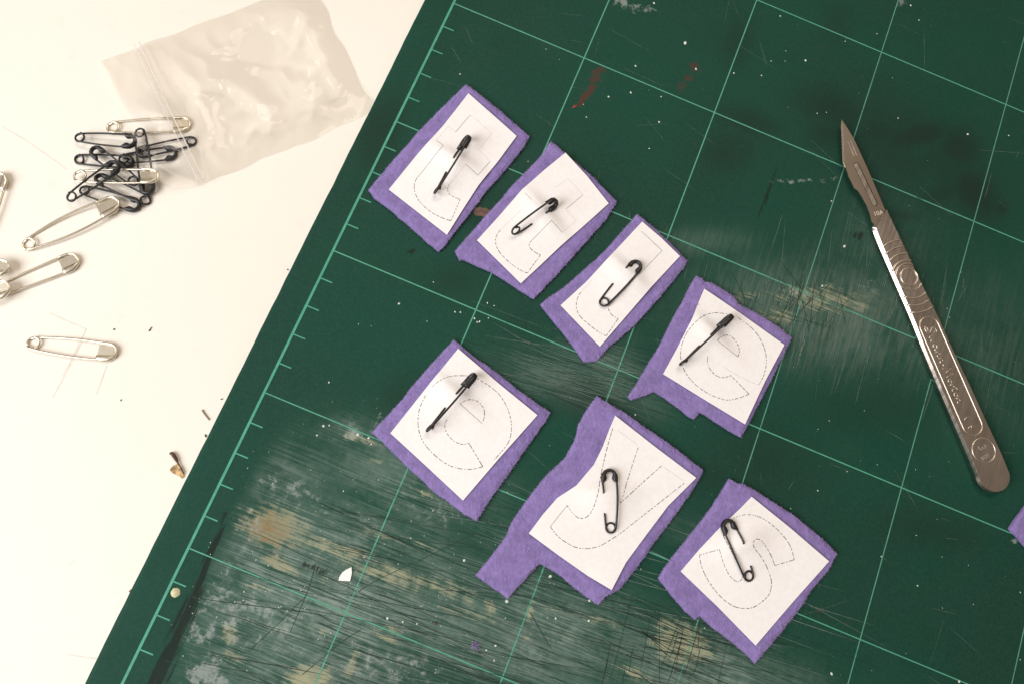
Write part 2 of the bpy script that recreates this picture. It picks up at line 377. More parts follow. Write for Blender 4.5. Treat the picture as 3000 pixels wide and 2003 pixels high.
for b in [(770, 1560, 75, 80, 0, 1, 1.2), (900, 1620, 150, 14, 14, .9, 1), (1060, 1610, 20, 12, 0, .8, 1)]: blob(A_['rust'], *b)
for b in [(583, 1855, 62, 32, 15, 1.0, 1.5), (600, 1975, 70, 55, -20, .95, 1.5), (690, 1790, 170, 90, 15, .62, 1.2), (1150, 1950, 180, 60, 12, .42, 1.2), (900, 1450, 150, 40, 15, .42, 1.1), (1300, 1500, 150, 40, 15, .40, 1), (660, 1700, 60, 90, 10, .6, 1.2), (700, 1390, 24, 18, 30, .75, 1), (785, 1410, 60, 30, 20, .5, 1), (800, 1860, 120, 40, 25, .62, 1.2),
          (720, 1520, 50, 90, 0, .55, 1.2), (1856, 18, 60, 22, 15, .72, 1), (2634, 10, 22, 14, 30, .9, 1), (2340, 530, 80, 8, -3, .8, 1), (2405, 530, 40, 7, -10, .8, 1), (1044, 1262, 60, 26, -10, .7, 1), (1110, 1230, 40, 18, -50, .6, 1), (715, 50, 0.1, .1, 0, 0, 1),
          (2340, 860, 60, 12, 10, .45, 1), (2500, 830, 90, 40, 0, .35, 1), (1590, 1720, 14, 36, 15, .6, 1), (1750, 1060, 40, 14, 10, .35, 1), (1000, 1500, 260, 22, 15, .38, 1), (2930, 1562, 10, 8, 0, .6, 1), (2975, 1583, 12, 8, 0, .8, 1)]: blob(A_['chalk'], *b)
band(A_['dark'], [(662, 1500, 4), (640, 1565, 9), (612, 1630, 14), (578, 1730, 17), (548, 1800, 21), (515, 1870, 22), (480, 1945, 27), (445, 2020, 34)], 1.1)
for b in [(1205, 737, 17, 8, -15, .9, 1.3), (2515, 692, 42, 15, 5, .6, 1), (1275, 1824, 9, 7, 0, 1.1, 1.2), (905, 1655, 30, 7, 15, .9, 1), (945, 1672, 14, 12, 0, .9, 1)]: blob(A_['dark'], *b)
band(A_['dark'], [(2272, 500, 6), (2245, 570, 10), (2225, 640, 8)], .5)
band(A_['red'], [(1755, 208, 20), (1735, 255, 18), (1712, 285, 12), (1696, 308, 9)], .74); band(A_['red'], [(2035, 192, 24), (2030, 218, 22), (2000, 245, 19), (1984, 278, 12)], .50)
for b in [(2396, 1785, 22, 20, 30, .34, 1), (2480, 1825, 14, 22, -25, .34, 1), (2405, 135, 16, 14, 0, .36, 1)]: blob(A_['red'], *b)
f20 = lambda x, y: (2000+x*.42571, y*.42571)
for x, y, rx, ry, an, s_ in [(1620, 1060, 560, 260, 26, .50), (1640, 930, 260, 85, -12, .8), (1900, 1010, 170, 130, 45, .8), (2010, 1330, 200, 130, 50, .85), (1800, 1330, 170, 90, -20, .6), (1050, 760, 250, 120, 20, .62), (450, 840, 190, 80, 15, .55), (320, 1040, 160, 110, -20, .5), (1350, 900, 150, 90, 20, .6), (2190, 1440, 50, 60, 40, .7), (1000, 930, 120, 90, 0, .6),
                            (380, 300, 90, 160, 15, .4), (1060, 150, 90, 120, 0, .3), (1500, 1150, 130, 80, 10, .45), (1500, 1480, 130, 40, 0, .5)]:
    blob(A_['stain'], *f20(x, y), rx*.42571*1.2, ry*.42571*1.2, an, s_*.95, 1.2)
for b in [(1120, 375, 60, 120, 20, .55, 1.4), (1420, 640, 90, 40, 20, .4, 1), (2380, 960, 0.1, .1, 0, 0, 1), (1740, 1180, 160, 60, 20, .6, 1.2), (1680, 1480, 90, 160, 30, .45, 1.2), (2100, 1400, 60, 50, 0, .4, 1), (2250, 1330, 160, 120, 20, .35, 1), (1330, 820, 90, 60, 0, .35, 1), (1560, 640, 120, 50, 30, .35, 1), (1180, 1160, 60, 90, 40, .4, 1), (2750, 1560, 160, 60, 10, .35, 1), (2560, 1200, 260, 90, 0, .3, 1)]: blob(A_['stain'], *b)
gate = np.clip((V[:, 0]-.55)/.9, 0, 1)
for n_ in ('wear', 'chalk'): A_[n_] *= gate*gate*(3-2*gate)
for n_, a_ in A_.items():
    at = ms.data.attributes.new(n_, 'FLOAT', 'POINT'); at.data.foreach_set('value', np.concatenate([a_, np.zeros(len(Vb))]).astype(np.float32))
# ruled lines: every 5 cm, 1 cm ticks along the left border
def rule(x0, y0, x1, y1, wd, m_, nm='grid_line', z=.004):
    d = np.array([x1-x0, y1-y0], float); L_ = np.linalg.norm(d); d /= L_; q = np.array([-d[1], d[0]])*wd/2; a = np.array([x0, y0]); b = np.array([x1, y1])
    return mesh(nm, [(*(a-q), z), (*(b-q), z), (*(b+q), z), (*(a+q), z)], [(0, 1, 2, 3)], m_, mat_o)
rule(0, -29.2, 0, 9.0, .080, M_edge, 'border_line', .006)
for i in range(1, 7): rule(5*i, -29.2, 5*i, 9.0, .041 if i < 3 else .034, M_line if i < 3 else M_faint)
for j in range(-1, 6): rule(.044, -5*j, 33, -5*j, .041 if j < 3 else .036, M_line if j != 2 else M_line, z=.0048)
for q in range(-8, 30):
    if q % 5: rule(.044, -q, .43, -q, .040, M_edge, 'tick_mark', .0052)
# knife cuts and scratches
rnd = random.Random(7)
def cuts(n, gen, wlo, whi, z):
    parts = []
    for _ in range(n):
        x, y, L_, a_ = gen(); h = L_/2; p = [un(x+math.cos(a_)*h*t_+rnd.gauss(0, .4), y+math.sin(a_)*h*t_+rnd.gauss(0, .4)) for t_ in (-1, -.5, 0, .5, 1)]
        if min(q[0] for q in p) < .2: continue
        wd = rnd.uniform(wlo, whi); parts.append(strip(p, [wd*.3, wd, wd*rnd.uniform(.6, 1.2), wd, wd*.2], z))
    return join(parts)
def g_low():
    while True:
        x = rnd.uniform(620, 2350); y = rnd.uniform(1330, 2030)
        if y > 1330+ (x-620)*.16+ rnd.uniform(-40, 260) and x > 1010-(y-1300)*.62: return x, y, rnd.choice((60, 120, 220, 380, 600))*rnd.uniform(.6, 1.3), R(rnd.gauss(17, 5))
def g_mid():
    return rnd.gauss(1720, 150), rnd.gauss(1090, 55), rnd.uniform(60, 320), R(rnd.gauss(15, 5))
def g_x():
    return rnd.gauss(2330, 90), rnd.gauss(880, 45), rnd.uniform(40, 170), R(rnd.choice((100, 108, 112, 45, 130, 75, 20))+rnd.gauss(0, 6))
def g_v():
    return rnd.gauss(2450, 190), rnd.gauss(920, 110), rnd.uniform(30, 160), R(rnd.gauss(103, 5))
def g_br():
    return rnd.gauss(1990, 110), rnd.gauss(1890, 60), rnd.uniform(50, 260), R(rnd.choice((18, 25, 32, 100, 105, 12))+rnd.gauss(0, 5))
def g_any():
    return rnd.uniform(1300, 3000), rnd.uniform(0, 2000), rnd.uniform(20, 160), R(rnd.choice((15, 105, 60, 20))+rnd.gauss(0, 15))
vc, fc = join([cuts(185, g_low, .005, .015, .0085), cuts(26, g_low, .012, .024, .0088), cuts(50, g_mid, .005, .012, .0085), cuts(46, g_x, .008, .02, .0085), cuts(58, g_br, .009, .024, .0087)])
sp = [((1047, 1733), (1120, 1690), (1230, 1640), (1300, 1605), (1392, 1560)), ((885, 1975), (925, 1942), (1000, 1880), (1060, 1840)), ((735, 1900), (800, 1840), (850, 1790), (900, 1740)), ((1552, 1790), (1580, 1840), (1615, 1900)), ((925, 1650), (905, 1720), (880, 1780), (850, 1850)),
      ((1985, 1850), (1975, 1890), (1962, 1925)), ((2050, 1900), (2040, 1950), (2030, 1975)), ((1830, 1960), (1822, 2003), (1815, 2020))]
pp = []
for s_ in sp:
    p = smoothpath([un(*q)[:2] for q in s_], 5); pp.append(strip(p, [.012+.022*abs(nz(i*.6, 1)) for i in range(len(p))], .009))
vc, fc = join([(vc, fc)]+pp)
o_ = mesh('knife_cuts', vc, fc, M_cut, mat_o, kind='stuff')
vs, fs = join([cuts(150, g_low, .004, .012, .0078), cuts(60, g_mid, .004, .008, .0078), cuts(150, g_v, .003, .008, .0078), cuts(90, g_any, .003, .006, .0078)])
mesh('pale_scratches', vs, fs, M_scr, mat_o, kind='stuff')
def dome(x, y, z, r, h, seg, asp=1.0, ang=0.0):
    V = []; ca, sa = math.cos(ang), math.sin(ang)
    for rr, hh in ((1, 0), (.72, .7)):
        for k in range(seg):
            th = 2*math.pi*k/seg; jx = 1+.22*nz(x*9+k, y*9, rr); u = r*rr*jx*math.cos(th)*asp; v = r*rr*jx*math.sin(th)/asp
            V.append((x+u*ca-v*sa, y+u*sa+v*ca, z+h*hh))
    V.append((x, y, z+h)); F = [(k, (k+1) % seg, seg+(k+1) % seg, seg+k) for k in range(seg)]+[(seg+k, seg+(k+1) % seg, 2*seg) for k in range(seg)]
    return V, F
dots = []
big = [(2007, 127, 7), (1916, 10, 4.5), (1862, 194, 4), (1783, 284, 4), (1848, 272, 4), (1937, 284, 3), (2039, 203, 4.5), (1902, 436, 3), (2150, 215, 3.5), (1931, 358, 4), (1718, 344, 3), (1600, 145, 2), (1348, 218, 3), (2360, 178, 4.5), (2286, 48, 3.5), (2231, 222, 3), (2668, 17, 4), (2692, 60, 3),
       (2474, 722, 5.5), (2409, 838, 4), (2436, 590, 3), (2394, 333, 2.5), (2421, 330, 2), (2835, 394, 4.5), (2955, 398, 3), (2631, 347, 3), (2300, 180, 2), (2259, 180, 2.5), (2476, 122, 2.5), (2569, 100, 2.5), (2302, 150, 2), (1428, 888, 3), (1448, 896, 2.5), (1390, 933, 3.5), (1398, 944, 3), (1405, 942, 3.5), (1349, 915, 3), (1333, 914, 3), (1431, 932, 2.5),
       (1169, 890, 4), (964, 1119, 3), (948, 1247, 4.5), (965, 1245, 3), (929, 1274, 3), (1048, 1272, 5), (1080, 1282, 4), (1088, 1300, 3), (1270, 827, 2.5), (2436, 1972, 5), (2688, 1714, 3), (2250, 1760, 2), (2810, 1995, 4.5), (1135, 1810, 4.5), (1180, 1820, 3.5), (1222, 1826, 3), (1452, 1890, 3.5), (1425, 1903, 3), (1448, 1933, 3), (1727, 1758, 4.5), (1725, 1817, 4), (1628, 1810, 3.5), (1612, 1687, 5.5), (1485, 1760, 6), (1360, 1640, 4.5)]
for x, y, r in big:
    p = un(x, y); dots.append(dome(p[0], p[1], .006, r*.0088, .010, 9, rnd.uniform(.85, 1.25), rnd.uniform(0, 3)))
for _ in range(620):
    if rnd.random() < .72:
        x = rnd.gauss(1050, 330); y = rnd.gauss(1680, 210)
    else: x = rnd.uniform(1000, 2990); y = rnd.uniform(10, 1990)
    p = un(x, y)
    if p[0] < .3: continue
    r = .006+.012*rnd.random()**3+(.010 if rnd.random() < .07 else 0); dots.append(dome(p[0], p[1], .006, r, .006, 6, rnd.uniform(.8, 1.3), rnd.uniform(0, 3)))
v, f = join(dots); mesh('paint_specks', v, f, M_speck, mat_o, smooth=True, kind='stuff')
p = un(*FM((738, 903))); v, f = dome(p[0], p[1], .005, .135, .03, 20); mesh('paint_drop', v, f, M_drop, mat_o, smooth=True)
p = un(1683, 313); v, f = dome(p[0], p[1], .005, .055, .012, 10, 1.7, 1.0); mesh('paint_drop', v, f, simple('red_paint', (.42, .028, .022), .4), mat_o, smooth=True)['label'] = 'bright red paint drip'
p = un(*FN((645, 648))); v, f = dome(p[0], p[1], .005, .06, .03, 10, 1.2); mesh('dark_crumb', v, f, M_crumb, mat_o, smooth=True)
# brown tape remnant on the mat
P = densify([tuple(FA.u(q)[:2]) for q in [(955, 1190), (962, 1172), (972, 1138), (998, 1146), (1012, 1134), (1040, 1148), (1070, 1146), (1085, 1162), (1112, 1165), (1120, 1215), (1080, 1212), (1050, 1228), (1030, 1216), (985, 1218)]], .05)
v, f, *_ = slab(P, .12, lambda x, y: .014+.006*nz(x, y, 0, 9), lambda x, y: .002)
tag(mesh('tape_scrap', v, f, simple('brown_tape', (.105, .058, .036), .6, 0, .35, 500), None, loc=un(1410, 622)), 'small brown tape scrap stuck to the mat between two purple felt pieces', 'tape')

# ------------------------------------------------------------------ felt pieces, paper templates
FT = .15
letters = {}
def felt_piece(P2, label, seed):
    rnd = random.Random(seed)
    P = densify([tuple(p) for p in P2], .10); c0 = np.mean(np.array(P), 0)
    P = [(x+.018*nz(x, y, seed, 3)+rnd.gauss(0, .004), y+.018*nz(x, y, seed+9, 3)+rnd.gauss(0, .004)) for x, y in P]
    root = thing('felt_piece', label, 'felt piece', (c0[0], c0[1], 0), 'purple felt pieces on the mat')
    top = lambda x, y: FT+.009*nz(x, y, seed, 4)+.005*nz(x, y, seed, 16)
    v, f, vt, T, B = slab(P, .13, top, lambda x, y: .006, seed, (), .035)
    mesh('felt_sheet', v, f, M_felt, root, smooth=False)
    parts = []; ar = []
    for a, b, c in T: ar.append(abs(np.cross(vt[b][:2]-vt[a][:2], vt[c][:2]-vt[a][:2])))
    idx = rnd.choices(range(len(T)), weights=ar, k=int(sum(ar)*.5*160))
    def fibre(p, d, L_):
        d = d/(np.linalg.norm(d)+1e-9); q = np.cross(d, [0, 0, 1.0]); q /= np.linalg.norm(q)+1e-9; wd = rnd.uniform(.0025, .005)
        k = p+d*L_*.5+np.array([rnd.gauss(0, .012), rnd.gauss(0, .012), rnd.uniform(0, .006)]); e = p+d*L_+np.array([rnd.gauss(0, .02), rnd.gauss(0, .02), rnd.gauss(0, .004)])
        e[2] = max(e[2], .01)
        parts.append(([p-q*wd, p+q*wd, k+q*wd*.8, k-q*wd*.8, e], [(0, 1, 2, 3), (3, 2, 4)]))
    for i in idx:
        a, b, c = (vt[j] for j in T[i]); s, t_ = rnd.random(), rnd.random()
        if s+t_ > 1: s, t_ = 1-s, 1-t_
        th = rnd.uniform(0, 6.283); fibre(a+(b-a)*s+(c-a)*t_-np.array([0, 0, .003]), np.array([math.cos(th), math.sin(th), rnd.uniform(.0, .10)]), rnd.uniform(.03, .10))
    for a, b in B:
        e = vt[b]-vt[a]; nrm = np.array([e[1], -e[0], 0]); L_ = np.linalg.norm(e); nrm /= L_+1e-9
        for _ in range(int(L_*130)+1):
            p = vt[a]+e*rnd.random(); p[2] = rnd.uniform(.03, FT-.01)
            fibre(p, nrm+np.array([rnd.gauss(0, .6), rnd.gauss(0, .6), rnd.gauss(0, .25)]), rnd.uniform(.010, .030))
    v, f = join(parts); mesh('felt_fuzz', v, f, M_fuzz, root, kind='stuff')
    return root
def px2(fr_, pts, z): return [tuple(fr_.u(p, z)[:2]) for p in pts]
felts = [
 (FA, [(890, 55), (930, 80), (1030, 160), (1130, 235), (1230, 320), (1330, 410), (1450, 515), (1400, 600), (1250, 790), (1050, 1020), (900, 1220), (780, 1370), (690, 1490), (650, 1525), (560, 1455), (400, 1310), (200, 1140), (85, 1060), (30, 985), (110, 890), (250, 720), (400, 560), (490, 450), (630, 310), (760, 180), (850, 90)], 'purple felt rectangle at the top of the arc, nearest the mat edge and plastic bag'),
 (FB, [(930, 50), (1000, 110), (1060, 170), (1150, 240), (1280, 350), (1400, 470), (1525, 600), (1430, 760), (1250, 960), (1000, 1240), (765, 1490), (600, 1385), (500, 1320), (380, 1245), (250, 1190), (120, 1130), (85, 1135), (42, 1052), (150, 930), (300, 760), (470, 570), (570, 450), (720, 300), (850, 160), (905, 65)], 'purple felt piece second from the top beside the brown tape scrap'),
 (FC, [(1010, 68), (1050, 90), (1180, 200), (1300, 310), (1430, 440), (1508, 530), (1480, 590), (1350, 750), (1200, 930), (1000, 1150), (820, 1310), (690, 1420), (610, 1520), (480, 1530), (460, 1500), (350, 1340), (220, 1180), (100, 1030), (50, 962), (120, 900), (220, 840), (400, 690), (560, 550), (680, 440), (780, 330), (900, 190)], 'narrow purple felt piece third from the top with blunt cut lower tip'),
 (FD, [(660, 60), (710, 85), (735, 115), (790, 120), (880, 170), (1000, 250), (1050, 320), (1150, 370), (1300, 450), (1420, 530), (1535, 625), (1480, 740), (1400, 900), (1300, 1100), (1200, 1290), (1120, 1450), (1070, 1532), (960, 1470), (830, 1390), (740, 1325), (685, 1305), (640, 1368), (600, 1350), (500, 1265), (380, 1180), (280, 1115), (180, 1155), (60, 1188), (37, 1165), (110, 1050), (200, 900), (330, 690), (430, 480), (540, 280), (620, 120)], 'purple felt piece with a pointed lower left spike, nearest the scalpel'),
 (FE, [(755, 70), (800, 105), (900, 190), (1000, 260), (1150, 370), (1300, 490), (1440, 590), (1518, 640), (1480, 710), (1350, 890), (1200, 1110), (1060, 1300), (935, 1497), (850, 1450), (700, 1340), (600, 1270), (500, 1170), (420, 1100), (300, 980), (180, 860), (108, 798), (200, 700), (330, 560), (440, 420), (580, 260), (670, 160)], 'purple felt square under the letter e, leftmost of the lower row'),
 (FF, [(865, 70), (910, 100), (1050, 180), (1200, 290), (1350, 390), (1480, 490), (1593, 580), (1540, 680), (1400, 880), (1250, 1080), (1130, 1250), (1020, 1390), (940, 1430), (870, 1497), (750, 1410), (650, 1330), (560, 1260), (470, 1215), (380, 1310), (250, 1455), (150, 1380), (35, 1300), (130, 1180), (240, 1030), (300, 900), (440, 710), (520, 610), (640, 500), (710, 380), (740, 260), (790, 170)], 'largest purple felt piece with a wavy side and long leg, under the letter y'),
 (FG, [(675, 85), (740, 120), (780, 120), (880, 180), (1050, 290), (1200, 390), (1380, 540), (1495, 655), (1430, 780), (1300, 930), (1200, 1090), (1050, 1280), (920, 1430), (870, 1495), (780, 1400), (640, 1290), (520, 1200), (445, 1130), (410, 1160), (330, 1090), (220, 960), (130, 845), (180, 760), (280, 630), (400, 480), (520, 330), (620, 170)], 'purple felt square with a small notch, lowest on the mat, under the letter s'),
 (FX, [(2960, 1548), (2980, 1518), (3000, 1489), (3060, 1410), (3120, 1340), (3200, 1420), (3290, 1500), (3180, 1640), (3090, 1690), (3040, 1635), (3000, 1593)], 'bare purple felt corner reaching in from the right edge below the scalpel'),
]
for i, (fr_, pts, lab) in enumerate(felts): felt_piece(px2(fr_, pts, FT-.02), lab, 11+i)

def dashline(pts, bvh, style, rnd):
    """print strokes on the paper: dashed or solid, following its surface"""
    P = smoothpath(pts, 5) if len(pts) > 2 else [np.array(pts[0])+(np.array(pts[1])-np.array(pts[0]))*k/14 for k in range(15)]
    P = [np.array(p[:2], float) for p in P]; seg = [np.linalg.norm(b-a) for a, b in zip(P, P[1:])]; tot = sum(seg); cum = np.concatenate([[0], np.cumsum(seg)])
    def at(s): return np.array([np.interp(s, cum, [p[0] for p in P]), np.interp(s, cum, [p[1] for p in P])])
    def zz(x, y):
        h = bvh.ray_cast(Vector((x, y, 5)), Vector((0, 0, -1))); return (h[0].z if h[0] is not None else .17)+.0035
    out = []; s = 0.0
    while s < tot:
        if style == 'd': L_ = rnd.choice((.05, .09, .13, .18))*rnd.uniform(.7, 1.2); gap = rnd.uniform(.03, .06); wd = rnd.uniform(.017, .026)
        else: L_ = .25; gap = 0; wd = .016 if style == 's' else .012
        e = min(tot, s+L_); k = max(2, int((e-s)/.05)+1)
        out.append(strip([at(s+(e-s)*i/(k-1)) for i in range(k)], wd, zz)); s = e+gap
        if e >= tot: break
    return join(out)
def paper(fr_, outline, strokes, label, seed, pin, flaps=()):
    """pin: (coil px, tip px) in the same frame; the paper humps where the needle runs beneath it"""
    rnd = random.Random(seed)
    P = densify(px2(fr_, outline, .18), .12); c0 = np.mean(np.array(P), 0)
    a = fr_.u(pin[0], .2)[:2]; b = fr_.u(pin[1], .2)[:2]; ax = b-a; L_ = np.linalg.norm(ax); ax /= L_; q = np.array([-ax[1], ax[0]]); mid = a+ax*L_*pin[2]; sh = pin[3]
    def top(x, y):
        d = np.array([x, y])-mid-q*sh; u = d@ax; v = d@q
        h = .198+.008*nz(x, y, seed, .8)
        h += .17*math.exp(-math.sqrt(u*u+.002)/.45)*math.exp(-(v/.85)**2)        # hump over the needle
        h += .085*math.exp(-((u-.28)/.22)**2)*math.exp(-(v/.95)**2)                # crease at the upper hole
        h += .020*math.exp(-((u+.55)/.30)**2)*math.exp(-(v/.6)**2)
        for fx, fy, s, am in flaps:
            p = fr_.u((fx, fy), .18); h += am*math.exp(-((x-p[0])**2+(y-p[1])**2)/(s*s))
        return h
    root = thing('paper_template', label, 'paper', (c0[0], c0[1], FT), 'paper letter templates')
    v, f, vt, T, B = slab(P, .10, top, lambda x, y: top(x, y)-.012, seed)
    mesh('paper_sheet', v, f, M_paper, root, smooth=False)
    root.children[0].data.polygons.foreach_set('use_smooth', [i < len(T) for i in range(len(root.children[0].data.polygons))])
    bvh = BVHTree.FromPolygons([tuple(p) for p in vt], T)
    for style, m_, nm in (('d', M_ink, 'dashed_outline'), ('s', M_solid, 'solid_outline'), ('f', M_faintink, 'faint_outline')):
        ps = [dashline([tuple(fr_.u(p, .18)[:2]) for p in pts], bvh, style, rnd) for st, pts in strokes if st == style]
        if ps: v, f = join(ps); mesh(nm, v, f, m_, root)
    return bvh
papers = []
papers.append(paper(FA, [(912, 135), (1338, 512), (1170, 740), (1000, 950), (870, 1150), (722, 1385), (208, 985), (440, 700), (690, 420)],
 [('s', [(797, 480), (927, 327)]), ('f', [(927, 327), (1120, 490)]), ('f', [(1120, 490), (1003, 635)]), ('f', [(1003, 635), (1103, 737)]), ('s', [(1103, 737), (995, 865)]), ('s', [(995, 865), (888, 780)]), ('f', [(888, 780), (740, 950)]),
  ('d', [(740, 950), (728, 990), (745, 1030), (790, 1055), (838, 1075)]), ('d', [(838, 1075), (757, 1262)]), ('d', [(757, 1262), (690, 1240), (590, 1190), (500, 1115), (450, 1040), (432, 960), (450, 895), (470, 870)]), ('s', [(470, 870), (690, 607)]), ('s', [(690, 607), (628, 552)]), ('f', [(628, 552), (735, 425)]), ('f', [(735, 425), (797, 480)])],
 'white paper with a t outline, closest to the plastic bag', 31, ((630, 990), (915, 505), .46, .0)))
papers.append(paper(FB, [(1055, 152), (1255, 370), (1452, 618), (1250, 800), (1000, 1020), (820, 1190), (645, 1352), (243, 957), (440, 740), (650, 500), (850, 320)],
 [('s', [(680, 530), (742, 595)]), ('s', [(1215, 540), (1058, 673)]), ('f', [(1215, 540), (1080, 390)]), ('f', [(1080, 390), (950, 480)]), ('s', [(735, 970), (920, 790)]), ('s', [(920, 790), (1022, 890)]), ('f', [(1150, 780), (1060, 680)]), ('f', [(1022, 890), (1150, 780)]),
  ('d', [(735, 970), (718, 1000), (730, 1030), (770, 1065), (825, 1092)]), ('d', [(825, 1092), (705, 1258)]), ('d', [(705, 1258), (640, 1230), (540, 1160), (460, 1080), (420, 1010), (412, 950), (430, 900), (460, 858)]), ('f', [(460, 858), (650, 680)]), ('f', [(742, 595), (830, 680)])],
 'white paper with a t outline, second from the top, beside the brown tape scrap', 32, ((598, 868), (985, 588), .50, -.1)))
papers.append(paper(FC, [(1060, 138), (1250, 300), (1437, 482), (1150, 790), (900, 1080), (638, 1382), (245, 972), (500, 740), (760, 460)],
 [('s', [(1050, 233), (1258, 428)]), ('s', [(1258, 428), (740, 965)]), ('d', [(740, 965), (722, 1000), (735, 1040), (770, 1080), (820, 1105)]), ('d', [(820, 1105), (700, 1277)]), ('d', [(700, 1277), (620, 1235), (530, 1165), (450, 1095), (415, 1040), (402, 970), (415, 900), (445, 845)]), ('f', [(445, 845), (560, 720)])],
 'narrow white paper with an l outline, third from the top', 33, ((682, 938), (1040, 535), .55, .15)))
papers.append(paper(FD, [(730, 178), (1100, 430), (1467, 690), (1290, 1020), (1105, 1417), (730, 1190), (352, 957), (480, 720), (610, 460)],
 [('d', [(1140, 1140), (1050, 1175), (940, 1195), (830, 1165), (740, 1120), (640, 1045), (560, 950), (520, 850), (510, 760), (530, 660), (580, 560), (650, 480), (730, 425), (830, 400), (940, 412)]), ('d', [(1040, 445), (1150, 525), (1220, 600), (1270, 690), (1295, 780), (1298, 870), (1275, 970), (1235, 1050)]),
  ('d', [(1140, 1140), (975, 970)]), ('d', [(975, 970), (900, 990), (830, 965), (780, 910), (755, 850), (757, 795)]), ('d', [(835, 660), (870, 625), (930, 605), (990, 630), (1035, 690), (1050, 750), (1035, 800)]), ('s', [(1035, 800), (835, 660)]), ('f', [(1235, 1060), (1090, 1000), (900, 890)])],
 'white paper with an e outline, on the felt piece nearest the scalpel', 34, ((535, 850), (990, 415), .48, .1)))
papers.append(paper(FE, [(790, 138), (1120, 420), (1418, 662), (1100, 1020), (828, 1338), (530, 1060), (253, 805), (520, 470)],
 [('d', [(985, 1070), (900, 1090), (800, 1085), (700, 1050), (600, 975), (520, 885), (480, 790), (472, 700), (485, 610), (535, 500)]), ('d', [(585, 440), (650, 390), (740, 355), (860, 352)]), ('d', [(940, 375), (1010, 415), (1090, 475), (1150, 550), (1195, 650), (1212, 760), (1195, 860), (1150, 930), (1075, 1015)]),
  ('d', [(985, 1070), (875, 885)]), ('d', [(875, 885), (820, 893), (760, 870), (710, 820), (685, 765), (688, 720), (705, 700)]), ('d', [(805, 578), (850, 550), (900, 543), (950, 560), (990, 610), (998, 660), (985, 715)]), ('s', [(980, 730), (805, 578)])],
 'white paper with an e outline, leftmost of the lower row', 35, ((565, 765), (930, 330), .48, .1)))
papers.append(paper(FF, [(988, 202), (1280, 430), (1543, 628), (1350, 820), (1200, 1020), (1060, 1210), (960, 1395), (800, 1300), (600, 1160), (395, 1008), (490, 880), (590, 765), (720, 680), (840, 540), (900, 420), (950, 290)],
 [('d', [(970, 290), (930, 430), (890, 600), (865, 720), (830, 840), (790, 895), (740, 905), (700, 875), (655, 818)]), ('s', [(655, 818), (542, 962)]), ('d', [(542, 962), (590, 1025), (650, 1070), (720, 1105), (800, 1112), (880, 1095), (950, 1055), (1020, 1010)]), ('d', [(1020, 1010), (1460, 665)]), ('d', [(1145, 420), (1018, 800)]), ('d', [(1018, 800), (1305, 545)]), ('f', [(1000, 300), (1145, 405)]), ('f', [(1320, 555), (1460, 650)])],
 'large white paper with a y outline on the wavy felt piece', 36, ((958, 970), (947, 565), .46, .2), [(540, 880, 1.2, .04), (960, 1390, .7, .06)]))
papers.append(paper(FG, [(840, 218), (1150, 470), (1432, 712), (1150, 1030), (870, 1357), (580, 1060), (297, 790), (440, 620), (600, 450), (750, 310)],
 [('d', [(440, 665), (585, 620)]), ('d', [(585, 620), (610, 700), (650, 790), (690, 845), (735, 868), (765, 840), (760, 800)]), ('d', [(760, 800), (720, 720), (660, 610), (620, 520), (615, 440), (640, 400)]), ('d', [(700, 380), (800, 355), (900, 375), (1000, 440), (1090, 530), (1140, 610), (1165, 700)]), ('d', [(1165, 700), (1015, 745)]),
  ('d', [(1015, 745), (990, 680), (950, 610), (910, 560), (870, 540), (835, 565), (850, 610), (900, 670), (950, 750), (985, 840), (990, 900), (970, 970), (920, 1020), (850, 1065), (780, 1073), (700, 1055), (620, 1000), (540, 910), (480, 810), (450, 730), (438, 665)])],
 'white paper with an s outline, lowest on the mat', 37, ((820, 825), (645, 390), .46, -.2)))

